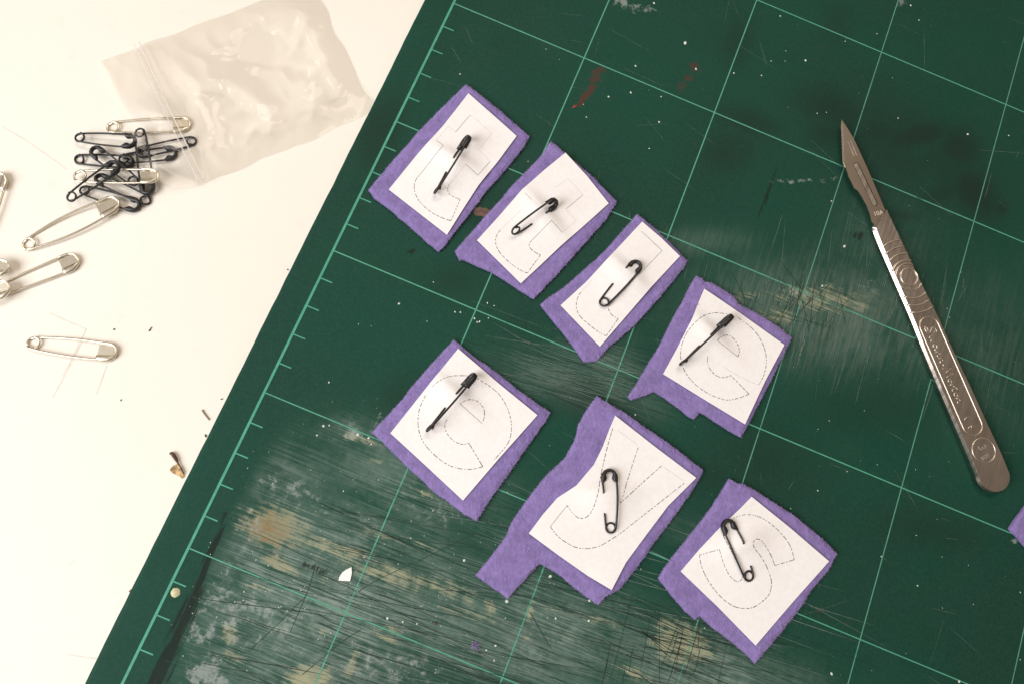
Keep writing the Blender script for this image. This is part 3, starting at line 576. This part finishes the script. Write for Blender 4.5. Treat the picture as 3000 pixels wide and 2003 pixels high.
# ------------------------------------------------------------------ safety pins
def safety_pin(fr_, coil, tip, w, zc, zt, kind, label, group, roll=0.0, side=1, holes=None, bow=.08, wire=.033, coilr=.145, paperz=None):
    """coil, tip: traced positions; w: width across the clasp (cm); zc, zt: heights of the two ends' centres (cm)"""
    A = fr_.u(coil, zc); B = fr_.u(tip, zt); x = B-A; L_ = np.linalg.norm(x); x /= L_
    pr = np.cross([0, 0, 1.0], x); pr /= np.linalg.norm(pr); up = np.cross(x, pr)
    y = math.cos(R(roll))*side*pr+math.sin(R(roll))*up; n = np.cross(x, y)
    root = thing('safety_pin', label, 'safety pin', (A[0], A[1], min(A[2], B[2])-.03), group)
    m_ = M_black if kind == 'black' else M_silver
    def W3(u, v, h=0.0): return A+x*u+y*v+n*h
    hl = (.245 if kind == 'black' else .235)*L_; hw = w/2-wire*.9; hx = L_-hl
    # coil: a bit over one turn of wire
    turns = []; N = 34
    for k in range(N+1):
        th = math.pi/2+2*math.pi*1.0*k/N; turns.append(W3(coilr*math.cos(th), coilr*math.sin(th), wire*(2*k/N-1)*.85))
    v, f = tube(turns, wire, 8); mesh('coil', v, f, m_, root, smooth=True)
    # back arm (+y) and needle arm (-y)
    def arm(s, h0):
        pts = [W3(-coilr*.75, s*coilr*.62, h0), W3(0, s*coilr*1.02, h0)]
        for k in range(1, 13):
            t_ = k/12; v = coilr*1.02+(hw-coilr*1.02)*(t_**.75)+bow*w*math.sin(math.pi*t_)*.5
            pts.append(W3(t_*(hx+hl*.45), s*v, h0*(1-t_)))
        return pts
    ba = arm(1, -wire*.8)
    if paperz is not None:                    # the back arm rides over the puckered paper
        ba = [ba[0]]+smoothpath(ba[1:], 3); lift = 0.0
        for p in ba:
            h = paperz.ray_cast(Vector((p[0], p[1], 5)), Vector((0, 0, -1)))
            if h[0] is not None: lift = max(lift, h[0].z+wire*1.1-p[2])
        if lift > 0:
            n_b = len(ba)-1
            for k, p in enumerate(ba): p[2] += lift*math.sin(math.pi*min(1, max(0, (k-1)/n_b*1.0)))**.7
    v, f = tube(ba, wire, 8); mesh('back_arm', v, f, m_, root, smooth=True)
    na = arm(-1, wire*.8)
    if holes:                                 # in and out of the paper: above it at both ends, beneath it between the holes
        pts = [na[0]]+smoothpath(na[1:], 6); new = []
        for p in pts:
            t_ = (p-A)@x/L_; p = p.copy(); h = paperz.ray_cast(Vector((p[0], p[1], 5)), Vector((0, 0, -1)))
            if h[0] is not None:
                e = min(1.0, max(0.0, (t_-holes[0])/.035), max(0.0, (holes[1]-t_)/.035)); hi_ = max(p[2], h[0].z+wire*.9); p[2] = hi_*(1-e)+(h[0].z-.07)*e
            new.append(p)
        na = new
    v, f = tube(na, wire*.92, 8); mesh('needle_arm', v, f, m_, root, smooth=True)
    # clasp: bent sheet with a keyhole opening
    ho = w/2+.012; out = []; inn = []
    if kind == 'black':
        prof = [(0, .86), (.10, .58), (.24, .34), (.42, .33), (.56, .42), (.66, .40), (.74, .26), (.78, 0)]
        lip = {1: 1.0, -1: 1.0}
    else:
        prof = [(0, .92), (.12, .80), (.30, .74), (.55, .72), (.74, .70), (.84, .45), (.88, 0)]
        lip = {1: 1.0, -1: .45}
    rr = min(ho, hl*.62); seq = []
    M_ = 9
    for s in (1, -1):
        half = []
        for t_, fy in prof:
            ix = hx+hl*t_; iy = fy*ho*(lip[s] if t_ < .8 else 1)
            # matching outer point
            if t_ < .5: ox, oy = hx+hl*t_, ho*(.93 if t_ == 0 else 1)
            else:
                a_ = (t_-.5)/(prof[-1][0]-.5)*math.pi/2; ox = L_-rr+rr*math.sin(a_); oy = ho-rr+rr*math.cos(a_) if ho > rr else ho*math.cos(a_)
                if t_ == prof[-1][0]: oy = 0.0; ox = L_
            half.append(((ox, s*oy), (ix, s*iy)))
        seq += half if s == 1 else half[::-1][1:]
    th = .088 if kind == 'black' else .05
    V = []; n_ = len(seq)
    for h, ins in ((-th, .28), (-th*.55, 0), (th*.55, 0), (th, .28)):
        for o_, i_ in seq:
            o_ = np.array(o_); i_ = np.array(i_); V.append(W3(*(o_+(i_-o_)*ins), h)); V.append(W3(*(i_+(o_-i_)*ins), h))
    F = []; q = 2*n_
    for l in range(3):
        for k in range(n_-1):
            a = l*q+2*k; F.append((a, a+2, a+2+q, a+q)); F.append((a+1, a+1+q, a+3+q, a+3))
        for a in (l*q, l*q+2*(n_-1)): F.append((a, a+q, a+q+1, a+1) if a == l*q else (a, a+1, a+1+q, a+q))
    for k in range(n_-1):
        F.append((2*k, 2*k+1, 2*k+3, 2*k+2)); a = 3*q+2*k; F.append((a, a+2, a+3, a+1))
    cl = mesh('clasp', V, F, m_, root, smooth=True)
    if kind == 'silver':
        # back plate behind the opening
        pl = [s[0] for s in seq]; Vp = [W3(a*.998, b*.97, -th*.75) for a, b in pl]+[W3(a*.998, b*.97, -th*.75+.012) for a, b in pl]; k = len(pl)
        Fp = [tuple(range(k)), tuple(range(2*k-1, k-1, -1))]+[(i, (i+1) % k, k+(i+1) % k, k+i)[::-1] for i in range(k)]
        mesh('clasp_plate', Vp, Fp, m_, root)
    return root
GP = 'black safety pins through the papers'; GL = 'black safety pins in the pile'; GS = 'silver safety pins'
def zp(w, roll): return .242+.5*w*math.sin(R(roll))
H_ = (.27, .61)
safety_pin(FA, (635, 985), (918, 508), .50, zp(.50, 64), zp(.50, 64), 'black', 'black safety pin standing on edge through the t paper closest to the bag', GP, 64, -1, (.33, .60), paperz=papers[0])
safety_pin(FB, (600, 865), (982, 590), .50, zp(.50, 66), zp(.50, 66), 'black', 'tilted black safety pin through the t paper beside the tape scrap', GP, 66, 1, (.34, .70), paperz=papers[1])
safety_pin(FC, (682, 938), (1036, 535), .46, .265, .285, 'black', 'black safety pin lying flat through the narrow l paper', GP, 10, -1, (.34, .74), paperz=papers[2])
safety_pin(FD, (540, 846), (988, 418), .48, zp(.48, 84), zp(.48, 84), 'black', 'black safety pin on edge through the e paper near the scalpel', GP, 84, -1, (.35, .60), paperz=papers[3])
safety_pin(FE, (568, 762), (928, 333), .48, zp(.48, 70), zp(.48, 70), 'black', 'black safety pin on edge through the leftmost e paper of the lower row', GP, 70, -1, (.34, .62), paperz=papers[4])
safety_pin(FF, (958, 970), (947, 564), .50, .268, .285, 'black', 'black safety pin lying flat and upright through the y paper', GP, 4, -1, (.22, .60), paperz=papers[5])
safety_pin(FG, (820, 825), (642, 390), .49, .268, .285, 'black', 'black safety pin leaning left through the s paper', GP, 8, 1, (.12, .54), paperz=papers[6])
T = TZ
safety_pin(FH, (915, 405), (1568, 452), .50, T+.20, T+.30, 'black', 'black safety pin topmost of the black pins in the pile, pointing left', GL, 0, 1)
safety_pin(FH, (910, 655), (1540, 690), .44, T+.05, T+.14, 'black', 'black safety pin in the pile just above the lower silver pin, coil at left', GL, 10, 1)
safety_pin(FH, (1530, 905), (1048, 528), .44, T+.14, T+.25, 'black', 'black safety pin slanting through the pile, clasp at the upper left', GL, 0, 1)
safety_pin(FH, (820, 1085), (1368, 700), .46, T+.30, T+.50, 'black', 'black safety pin lying on top of the pile across the silver pin', GL, 0, 1)
safety_pin(FH, (1668, 1125), (1092, 852), .42, T+.08, T+.22, 'black', 'black safety pin in the pile with its coil at the lower right', GL, 14, 1)
safety_pin(FH, (970, 1010), (1612, 1205), .48, T+.10, T+.10, 'black', 'lowest black safety pin of the pile, clasp at lower right', GL, 0, 1)
safety_pin(FH, (1605, 350), (1702, 1065), .48, T+.22, T+.16, 'black', 'upright black safety pin crossing the pile under the bag lip', GL, 8, 1)
safety_pin(FH, (2195, 447), (1562, 590), .42, T+.06, T+.14, 'black', 'black safety pin under the bag lip with its coil furthest right', GL, 4, 1)
safety_pin(FH, (1420, 650), (2035, 575), .50, T+.12, T+.08, 'black', 'black safety pin under the bag lip with its clasp at right', GL, 0, 1)
sv = dict(wire=.038, coilr=.185, bow=.10)
safety_pin(FH, (1295, 290), (2192, 252), .56, T+.06, T+.07, 'silver', 'silver safety pin topmost in the pile, half under the bag', GS, 0, 1, **sv)
safety_pin(FH, (915, 850), (1828, 848), .52, T+.24, T+.34, 'silver', 'silver safety pin lying across the black pins in the pile', GS, 0, 1, **sv)
safety_pin(FH, (330, 1628), (1372, 1130), .60, T+.06, T+.20, 'silver', 'large silver safety pin just below the pile, clasp touching it', GS, 0, 1, **{**sv, 'bow': .35, 'coilr': .19})
safety_pin(FI, (0, 592), (908, 226), .62, T+.06, T+.08, 'silver', 'silver safety pin at left with two pins lying over its coil', GS, 0, 1, **{**sv, 'bow': .02})
safety_pin(FI, (-770, 270), (112, 335), .54, T+.20, T+.26, 'silver', 'upper of two silver clasps cut off by the left edge', GS, 0, 1, **sv)
safety_pin(FI, (-720, 790), (122, 545), .60, T+.20, T+.30, 'silver', 'lower of two silver clasps cut off by the left edge', GS, 0, 1, **sv)
safety_pin(FH, (-240, 1640), (12, 800), .56, T+.07, T+.14, 'silver', 'silver safety pin at the left edge, clasp pointing up, left of the pile', GS, 0, 1, **sv)
safety_pin(FI, (382, 1195), (1348, 1308), .58, T+.06, T+.08, 'silver', 'single silver safety pin lying alone below the other pins', GS, 0, 1, **{**sv, 'bow': .16})

# ------------------------------------------------------------------ zip bag
bagA = FJ.u((480, 335), T)[:2]; bagB = FJ.u((925, 1278), T)[:2]; bagC = FJ.u((2116, 735), T+.3)[:2]; bagD = bagA+(bagC-bagB)
lipT = FJ.u((215, 425), T)[:2]; lipB = FJ.u((618, 1345), T)[:2]
bag = thing('zip_bag', 'clear crumpled plastic zip bag with its open lip over the pin pile', 'plastic bag', ((bagA+bagC)[0]/2, (bagA+bagC)[1]/2, T))
pin_xy = np.array([FH.u(p, T)[:2] for p in ((1550, 450), (1600, 600), (1750, 300), (1650, 800), (1450, 700), (1900, 560), (1700, 950), (2100, 300))])
def floor_z(x, y):
    z = T+.015
    s = 1/(1+math.exp(-(x-(EX+.05))/.12)); return z+(.31)*s
def bag_xy(u, v):                            # u along the bag from the zip, v across
    a = bagA+(bagB-bagA)*v; b = bagD+(bagC-bagD)*v; return a+(b-a)*u
def crum(u, v, k):
    h = 0; p = bag_xy(u, v); x, y = p
    r1 = abs(noise.noise(Vector((x*.42+k, y*.42, k)))); r2 = abs(noise.noise(Vector((x*1.0, y*.8+k, 3+k)))); r3 = noise.noise(Vector((x*2.6, y*2.6, k)))
    r4 = abs(noise.noise(Vector((x*2.1+3, y*1.7, 5+k)))); return .52*(.42-r1)+.22*(.4-r2)+.06*(.35-r4)+.012*r3
def bag_sheet(name, k, lift, amp, fm):
    NU, NV = 150, 112; V = []; F = []
    for i in range(NU+1):
        for j in range(NV+1):
            u = i/NU; v = j/NV; p = bag_xy(u, v)
            e = min(1, min(v, 1-v)/.22)**1.1*min(1, (1-u)/.16)**1.1*(.15+.85*min(1, u/.16))
            z = floor_z(*p)+.012+e*(lift+amp*max(-.2, crum(u, v, k)))
            p = p+np.array([nz(u*6, v*6, k), nz(u*6, v*6, k+5)])*.13
            V.append((p[0], p[1], max(z, floor_z(*p)+.008)))
    for i in range(NU):
        for j in range(NV): a = i*(NV+1)+j; F.append((a, a+1, a+NV+2, a+NV+1))
    return mesh(name, V, F, fm, bag, smooth=True)
bag_sheet('back_film', 1.3, .02, .10, M_film2); bag_sheet('front_film', 7.7, .08, .85, M_film)
V = []; F = []; NU, NV = 22, 50
for i in range(NU+1):
    for j in range(NV+1):
        u = i/NU; v = j/NV; a = lipT+(lipB-lipT)*v; b = bagA+(bagB-bagA)*v; p = a+(b-a)*u
        d = ((pin_xy-p)**2).sum(1).min(); z = T+.06+.50*math.exp(-d/1.1)+.06*nz(p[0], p[1], 2, .8)+.02*nz(p[0], p[1], 3, 2.5)
        V.append((p[0], p[1], max(z, T+.02)))
for i in range(NU):
    for j in range(NV): a = i*(NV+1)+j; F.append((a, a+1, a+NV+2, a+NV+1))
mesh('lip_film', V, F, M_film, bag, smooth=True)
for off, r_ in ((-.04, .020), (.14, .026)):
    pts = []
    for j in range(31):
        v = j/30; p = bagA+(bagB-bagA)*v+(bagD-bagA)/np.linalg.norm(bagD-bagA)*off; d = ((pin_xy-p)**2).sum(1).min()
        pts.append((p[0], p[1], T+.27+.36*math.exp(-d/1.1)))
    v, f = tube(pts, r_, 6); mesh('zip_ridge', v, f, M_zip, bag, smooth=True)

# ------------------------------------------------------------------ scalpel
HZ = .33
sc = thing('scalpel', 'steel scalpel with ridged grip, engraved flat handle and pointed blade', 'scalpel', un(2720, 950)*np.array([1, 1, 0]))
stL = [FK.u((655, 1365), HZ), FK2.u((340, 390), HZ), FK2.u((480, 720), HZ), FK2.u((690, 1210), HZ), FK3.u((310, 520), HZ), FK3.u((522, 1030), HZ), FK4.u((470, 420), HZ), FK4.u((640, 820), HZ), FK4.u((745, 1080), HZ)]
stR = [FK.u((778, 1155), HZ), FK2.u((548, 320), HZ), FK2.u((738, 730), HZ), FK2.u((962, 1180), HZ), FK3.u((655, 520), HZ), FK3.u((905, 1045), HZ), FK4.u((880, 430), HZ), FK4.u((1052, 800), HZ), FK4.u((1158, 1060), HZ)]
pL = smoothpath([p[:2] for p in stL], 6); pR = smoothpath([p[:2] for p in stR], 6)
endc = (pL[-1]+pR[-1])/2; er = np.linalg.norm(pL[-1]-pR[-1])/2; ex_ = pL[-1]-pR[-1]; ex_ /= np.linalg.norm(ex_); ey_ = np.array([-ex_[1], ex_[0]])
if ey_@(pL[-1]-pL[-5]) < 0: ey_ = -ey_
arc = [endc+er*(ex_*math.cos(a_)+ey_*math.sin(a_)*1.0) for a_ in np.linspace(0, math.pi, 19)[1:-1]]
ring = pL+arc+pR[::-1]                        # outline of the top face: front left, round the end, front right
ring = [np.array(p) for p in ring]; N = len(ring); lay = []
cen = np.mean(np.array(ring), 0)
nor = []
for i in range(N):
    d = ring[(i+1) % N]-ring[i-1]; q = np.array([d[1], -d[0]]); q /= np.linalg.norm(q)+1e-9; nor.append(q)
if area2([tuple(p) for p in ring]) < 0: nor = [-q for q in nor]
lead = len(pL)
def outw(i):
    if i < lead: return .075*(1-i/lead)**1.3+.028
    return .045
V = []
for h, k in ((HZ, -.014), (HZ-.008, 0), (HZ-.095, 1.0), (HZ-.13, 1.0), (.03, .35)):
    for i in range(N): V.append((*(ring[i]+nor[i]*(outw(i)*k if k > 0 else k)), h if not (i in (0, N-1)) else h))
F = [tuple(range(N))] if area2([tuple(p) for p in ring]) > 0 else [tuple(range(N))[::-1]]
for l in range(4):
    for i in range(N):
        a, b = l*N+i, l*N+(i+1) % N; F.append((b, a, a+N, b+N) if area2([tuple(p) for p in ring]) > 0 else (a, b, b+N, a+N))
F.append(tuple(4*N+i for i in range(N))[::-1] if area2([tuple(p) for p in ring]) > 0 else tuple(4*N+i for i in range(N)))
handle = mesh('handle', V, F, M_steel, sc)
faceP = [tuple(p) for p in ring]
def sub(name, v, f, m_, par=None, smooth=True):
    o = mesh(name, v, f, m_, None, smooth=smooth, loc=LOC[sc.name]); o.location = (0, 0, 0); o.parent = par or handle; return o
# grip ridges: arcs round the thumb disc
gc = FK2.u((640, 752), HZ)[:2]; kpx = np.linalg.norm(FK2.u((740, 752), HZ)[:2]-gc)/100
axd = endc-pL[0]; axd /= np.linalg.norm(axd)
def ridge(r, full=False, fwd=None, rad=.020):
    runs = []; cur = []
    for a_ in np.linspace(0, 2*math.pi, 121):
        d = np.array([math.cos(a_), math.sin(a_)]); p = gc+d*r
        ok = inside(faceP, *p) and (full or (d@axd < -.25 if fwd else d@axd > .25))
        if ok: cur.append((p[0], p[1], HZ+.013))
        elif cur: runs.append(cur); cur = []
    if cur: runs.append(cur)
    for q in runs:
        if len(q) < 4: continue
        if not full:                          # run the ridge a little down both edges
            a0 = np.array(q[0])-np.array(q[1]); b0 = np.array(q[-1])-np.array(q[-2]); a0 /= np.linalg.norm(a0); b0 /= np.linalg.norm(b0)
            q = [tuple(np.array(q[0])+a0*.05-np.array([0, 0, .06]))]+q+[tuple(np.array(q[-1])+b0*.05-np.array([0, 0, .06]))]
        v, f = tube(q, rad, 6); sub('grip_ridge', v, f, M_ridge)
for z_, r in ((0, 96), (0, 150)): ridge(r*kpx, True, rad=.026)
for r in (190, 270, 350, 428): ridge(r*kpx, fwd=True, rad=.034)
for r in (238, 318, 398): ridge(r*kpx, fwd=False, rad=.034)
# panel rim and maker's disc
def loop_tube(name, pts, rad, z): 
    q = [(p[0], p[1], z) for p in pts]; v, f = tube(q+[q[0]], rad, 6, False); sub(name, v, f, M_ridge)
sa_ = FK3.u((362, 248), HZ)[:2]; sb_ = FK4.u((665, 418), HZ)[:2]; d_ = sb_-sa_; d_ /= np.linalg.norm(d_); q_ = np.array([-d_[1], d_[0]]); r_ = np.linalg.norm(FK3.u((490, 248), HZ)[:2]-sa_)*.96
st = [sa_+r_*(-d_*math.sin(a_)+q_*math.cos(a_)) for a_ in np.linspace(0, math.pi, 15)]+[sb_+r_*(d_*math.sin(a_)-q_*math.cos(a_)) for a_ in np.linspace(0, math.pi, 15)]
loop_tube('panel_rim', st, .022, HZ+.004)
mc = FK4.u((815, 752), HZ)[:2]; mr = np.linalg.norm(FK4.u((965, 752), HZ)[:2]-mc)
loop_tube('stamp_ring', [mc+mr*np.array([math.cos(a_), math.sin(a_)]) for a_ in np.linspace(0, 2*math.pi, 40)[:-1]], .018, HZ+.004)
# engraved script: strokes in letter space (x along the handle, y across)
tx = d_; ty = q_ if (q_@RIGHT[:2]) > 0 else -q_
def script(org, sx, sy, strokes, rad, name):
    parts = []
    for s_ in strokes:
        p = smoothpath([org+tx*a*sx+ty*b*sy for a, b in s_], 5) if len(s_) > 2 else [org+tx*a*sx+ty*b*sy for a, b in s_]
        parts.append(tube([(q[0], q[1], HZ+.005) for q in p], rad, 6))
    v, f = join(parts); sub(name, v, f, M_ridge)
def shift(ss, dx): return [[(a+dx, b) for a, b in s] for s in ss]
gS = [[(.9, 1.5), (1.0, 1.9), (.75, 2.1), (.35, 1.75), (.45, 1.2), (.8, .6), (.75, .05), (.3, -.15), (.0, .15), (.25, .45), (.55, .3)]]
gw = [[(0, .75), (.1, .1), (.3, .1), (.42, .7), (.48, .1), (.7, .15), (.82, .8)]]
ga = [[(.62, .65), (.3, .75), (.05, .4), (.2, .05), (.5, .25), (.64, .7), (.62, .1), (.8, .05)]]
gn = [[(0, .7), (.08, 0)], [(.08, .35), (.3, .75), (.42, .6), (.42, .1), (.6, .05)]]
gM = [[(0, -.1), (.25, 1.6), (.32, 1.7), (.5, .4), (.85, 1.7), (.95, 1.6), (.98, .3), (1.1, .0)]]
go = [[(.3, .7), (.05, .45), (.15, .05), (.4, .1), (.5, .5), (.3, .7), (.55, .6)]]
gr = [[(0, .7), (.1, 0)], [(.1, .4), (.3, .75), (.45, .65)]]
gt = [[(.25, 1.4), (.12, .3), (.25, 0), (.4, .1)], [(-.05, 1.0), (.55, 1.15)]]
wd_ = [(gS, 1.15), (gw, .95), (ga, .9), (gn, .75), (gn, .75), ([[(0, .4), (.35, .45)]], .5), (gM, 1.25), (go, .62), (gr, .5), (gt, .5), (go, .62), (gn, .7)]
ss = []; xx = 0
for g_, w_ in wd_: ss += shift(g_, xx); xx += w_
o0 = FK3.u((300, 250), HZ)[:2]; o1 = FK3.u((715, 1235), HZ)[:2]; Ls = (o1-o0)@tx
script(o0, Ls/xx, .165, ss, .014, 'maker_script')
ceo = FK4.u((545, 330), HZ)[:2]
cs = [[(.55*1-.5*math.cos(a_)*1.0, .5+.5*math.sin(a_)) for a_ in np.linspace(-1.1, 1.1, 9)]]
ce = cs+[[(1.25+.55-.5*math.cos(a_), .5+.5*math.sin(a_)) for a_ in np.linspace(-1.1, 1.1, 9)], [(1.3, .5), (1.65, .5)]]
script(ceo, .24, .30, ce, .013, 'ce_mark')
def stamp(txt, c2, size, name, par, m_, z, depth=.006):
    cu = bpy.data.curves.new(name, 'FONT'); cu.body = txt; cu.size = size*S; cu.align_x = 'CENTER'; cu.align_y = 'CENTER'; cu.extrude = depth*S; cu.resolution_u = 3
    o = bpy.data.objects.new(name, cu); scene.collection.objects.link(o); bpy.context.view_layer.update()
    me = bpy.data.meshes.new_from_object(o); bpy.data.objects.remove(o)
    L0 = LOC[sc.name]
    for v in me.vertices:
        p = c2+tx*(v.co.x/S)+ty*(v.co.y/S); v.co = Vector(((p[0]-L0[0])*S, (p[1]-L0[1])*S, (z-L0[2])*S+v.co.z))
    me.materials.clear(); me.materials.append(m_); ob = bpy.data.objects.new(name, me); scene.collection.objects.link(ob); ob.parent = par; LOC[ob.name] = L0
stamp('3', FK4.u((790, 715), HZ)[:2], .40, 'stamped_number', handle, M_etch, HZ)
stamp('8121', FK4.u((838, 838), HZ)[:2], .0, 'stamped_number', handle, M_etch, HZ) if False else None
tx_s, ty_s = tx, ty
_t = FK4.u((900, 800), HZ)[:2]-FK4.u((780, 870), HZ)[:2]; tx = _t/np.linalg.norm(_t); ty = np.array([-tx[1], tx[0]])
stamp('8121', FK4.u((838, 838), HZ)[:2], .17, 'stamped_code', handle, M_etch, HZ)
tx, ty = tx_s, ty_s
# blade with its slot, and the tongue of the handle inside it
BZ = .23
bo = [(255, 125), (247, 200), (254, 330), (260, 480), (263, 600), (292, 675), (345, 800), (400, 915), (440, 940), (490, 1020), (540, 1110), (575, 1200), (600, 1300), (640, 1338), (700, 1260), (762, 1180), (740, 1130), (690, 1010), (600, 800), (540, 660), (480, 530), (430, 420), (380, 320), (300, 190)]
ca, cb = np.array(FK.u((425, 650), BZ)[:2]), np.array(FK.u((632, 1085), BZ)[:2]); dd = (cb-ca)/np.linalg.norm(cb-ca); qq = np.array([-dd[1], dd[0]]); sr = .105
def stadium(a, b, r, n=9): return [tuple(a+r*(-dd*math.sin(t_)+qq*math.cos(t_))) for t_ in np.linspace(0, math.pi, n)]+[tuple(b+r*(dd*math.sin(t_)-qq*math.cos(t_))) for t_ in np.linspace(0, math.pi, n)]
hole = stadium(ca, cb, sr)
Pb = [tuple(FK.u(p, BZ)[:2]) for p in bo]
e0 = np.array(Pb[0]); e1 = np.array(Pb[5])
E6 = [np.array(p) for p in Pb[:6]]; inn = []
for k in range(6):                            # ground bevel along the cutting edge
    d = E6[min(k+1, 5)]-E6[max(k-1, 0)]; d /= np.linalg.norm(d); q = np.array([-d[1], d[0]])
    if q@(np.mean(np.array(Pb), 0)-E6[k]) < 0: q = -q
    inn.append(E6[k]+q*(.0 if k == 0 else .078 if k < 5 else .02))
Pin = [tuple(p) for p in inn[1:]]+Pb[6:]+[Pb[0]]
v, f, vt, T_, B_ = slab(densify(Pin, .12), .3, lambda x, y: BZ+.02, lambda x, y: BZ-.02, 5, (hole,))
blade = mesh('blade', v, f, M_blade, sc)
Vb_ = [(*E6[k], BZ+.0175) for k in range(6)]+[(*inn[k], BZ+.0195) for k in range(6)]+[(*inn[k], BZ-.0195) for k in range(6)]
Fb_ = []
for k in range(5): Fb_ += [(k, k+1, 7+k, 6+k), (k+1, k, 12+k, 13+k)]
v, f, *_ = slab(stadium(ca, cb, sr*.80), .1, lambda x, y: BZ+.012, lambda x, y: BZ-.12, 6); sub('blade_tongue', v, f, M_steel, smooth=False)
sub('cutting_edge', Vb_, Fb_, M_blade, blade, False)
stamp('10A', FK.u((672, 1200), BZ)[:2], .20, 'blade_number', blade, M_etch, BZ+.0205, .002) if False else None
tx_s, ty_s = tx, ty
_t = FK.u((740, 1185), BZ)[:2]-FK.u((615, 1215), BZ)[:2]; tx = _t/np.linalg.norm(_t); ty = np.array([-tx[1], tx[0]])
stamp('10A', FK.u((676, 1200), BZ)[:2], .22, 'blade_number', blade, simple('pale_etch', (.75, .68, .6), .5, .6), BZ+.021, .002)
tx, ty = tx_s, ty_s
for a_, b_ in (((325, 375), (395, 545)), ((355, 360), (425, 535))):
    p = [FK.u((a_[0]+(b_[0]-a_[0])*k/6, a_[1]+(b_[1]-a_[1])*k/6), BZ)[:2] for k in range(7)]
    v, f = strip(p, .035, BZ+.0225); sub('etched_line', v, f, M_etch, blade, False)

# ------------------------------------------------------------------ scraps
P = [tuple(FM.u(p)[:2]) for p in [(1861, 820), (1866, 795), (1885, 765), (1912, 745), (1950, 727), (1952, 770), (1940, 824), (1900, 822)]]
v, f, *_ = slab(densify(P, .06), .09, lambda x, y: .03+.03*max(0, nz(x, y, 4, 2)), lambda x, y: .012)
tag(mesh('paper_scrap', v, f, M_paper, None, loc=FM.u((1905, 780))), 'tiny white triangular paper scrap on the scuffed mat', 'paper scrap')
lf = thing('dried_leaf_scrap', 'small dried brown leaf scrap with dark stem beside the mat edge', 'leaf', (*FQ.u((230, 1300), T)[:2], T))
P = [tuple(FQ.u(p, T)[:2]) for p in [(125, 1275), (180, 1232), (238, 1210), (290, 1270), (335, 1350), (348, 1420), (320, 1455), (280, 1412), (220, 1392), (150, 1352), (118, 1318)]]
v, f, *_ = slab(densify(P, .05), .06, lambda x, y: T+.05+.06*nz(x, y, 4, 6), lambda x, y: T+.035+.06*nz(x, y, 4, 6)); mesh('leaf_blade', v, f, M_leaf, lf)
pth = smoothpath([np.array(FQ.u(p, T+.06)) for p in [(100, 1032), (140, 1028), (185, 1090), (220, 1150), (245, 1200), (290, 1270), (335, 1370)]], 4)
v, f = tube(pth, [.03+.03*math.sin(math.pi*min(1, i/14)) if i < 17 else .02 for i in range(len(pth))], 7); mesh('stem', v, f, M_stem, lf, smooth=True)
pth = smoothpath([np.array(FQ.u(p, T+.025)) for p in [(650, 285), (690, 350), (740, 415), (772, 457)]], 4); v, f = tube(pth, .022, 6)
tag(mesh('wood_splinter', v, f, M_twig, None, True, loc=FQ.u((710, 370), T)), 'thin brown splinter on the table beside the mat edge', 'splinter')
cr = [(FI, (1310, 1037), .055, 'round dark crumb on the table right of the lone silver pin'), (FI, (1718, 1048), .06, 'dark speck with a tail on the table, right of the round crumb'), (FQ, (712, 728), .07, 'grey oval crumb touching the mat edge near the leaf scrap'),
      (FQ, (985, 103), .05, 'pale brown crumb near the mat edge above the splinter'), (Fr(0, 1000, 800/2323), (1030, 497), .045, 'tiny lone dark crumb on the open lower table'), (F8c, (373, 237), .05, 'brown crumb beside the upper mat edge'), (FM, (430, 890), .08, 'brown flake caught under the lower mat edge')]
for i, (fr_, p, r, lab) in enumerate(cr):
    q = fr_.u(p, T); parts = [dome(q[0], q[1], T+.002, r*.6, r*.6, 9, 1.35 if i != 0 else 1.05, 1.2*i)]
    if i == 1: parts.append(strip([fr_.u(a, T)[:2] for a in ((1718, 1048), (1730, 1030), (1742, 1012))], .03, T+.02))
    v, f = join(parts); tag(mesh('crumb', v, f, M_crumb if i < 5 else M_twig, None, True, loc=q), lab, 'crumb', 'crumbs on the table')
hq = [((1290, 70), (1310, 95), (1305, 120)), ]
fl = FN.u((915, 790)); parts = []
for _ in range(40):
    a_ = rnd.uniform(0, 6.28); r = rnd.uniform(.05, .2); p0 = fl+np.array([rnd.gauss(0, .04), rnd.gauss(0, .04), .02]); p1 = p0+np.array([math.cos(a_)*r, math.sin(a_)*r, rnd.uniform(0, .05)])
    parts.append(tube([p0, (p0+p1)/2+np.array([0, 0, .03]), p1], .004, 4))
v, f = join(parts); tag(mesh('felt_lint', v, f, M_fuzz, None, loc=fl), 'tiny tuft of purple felt lint on the scuffed mat', 'lint')
scene.render.engine = 'CYCLES'
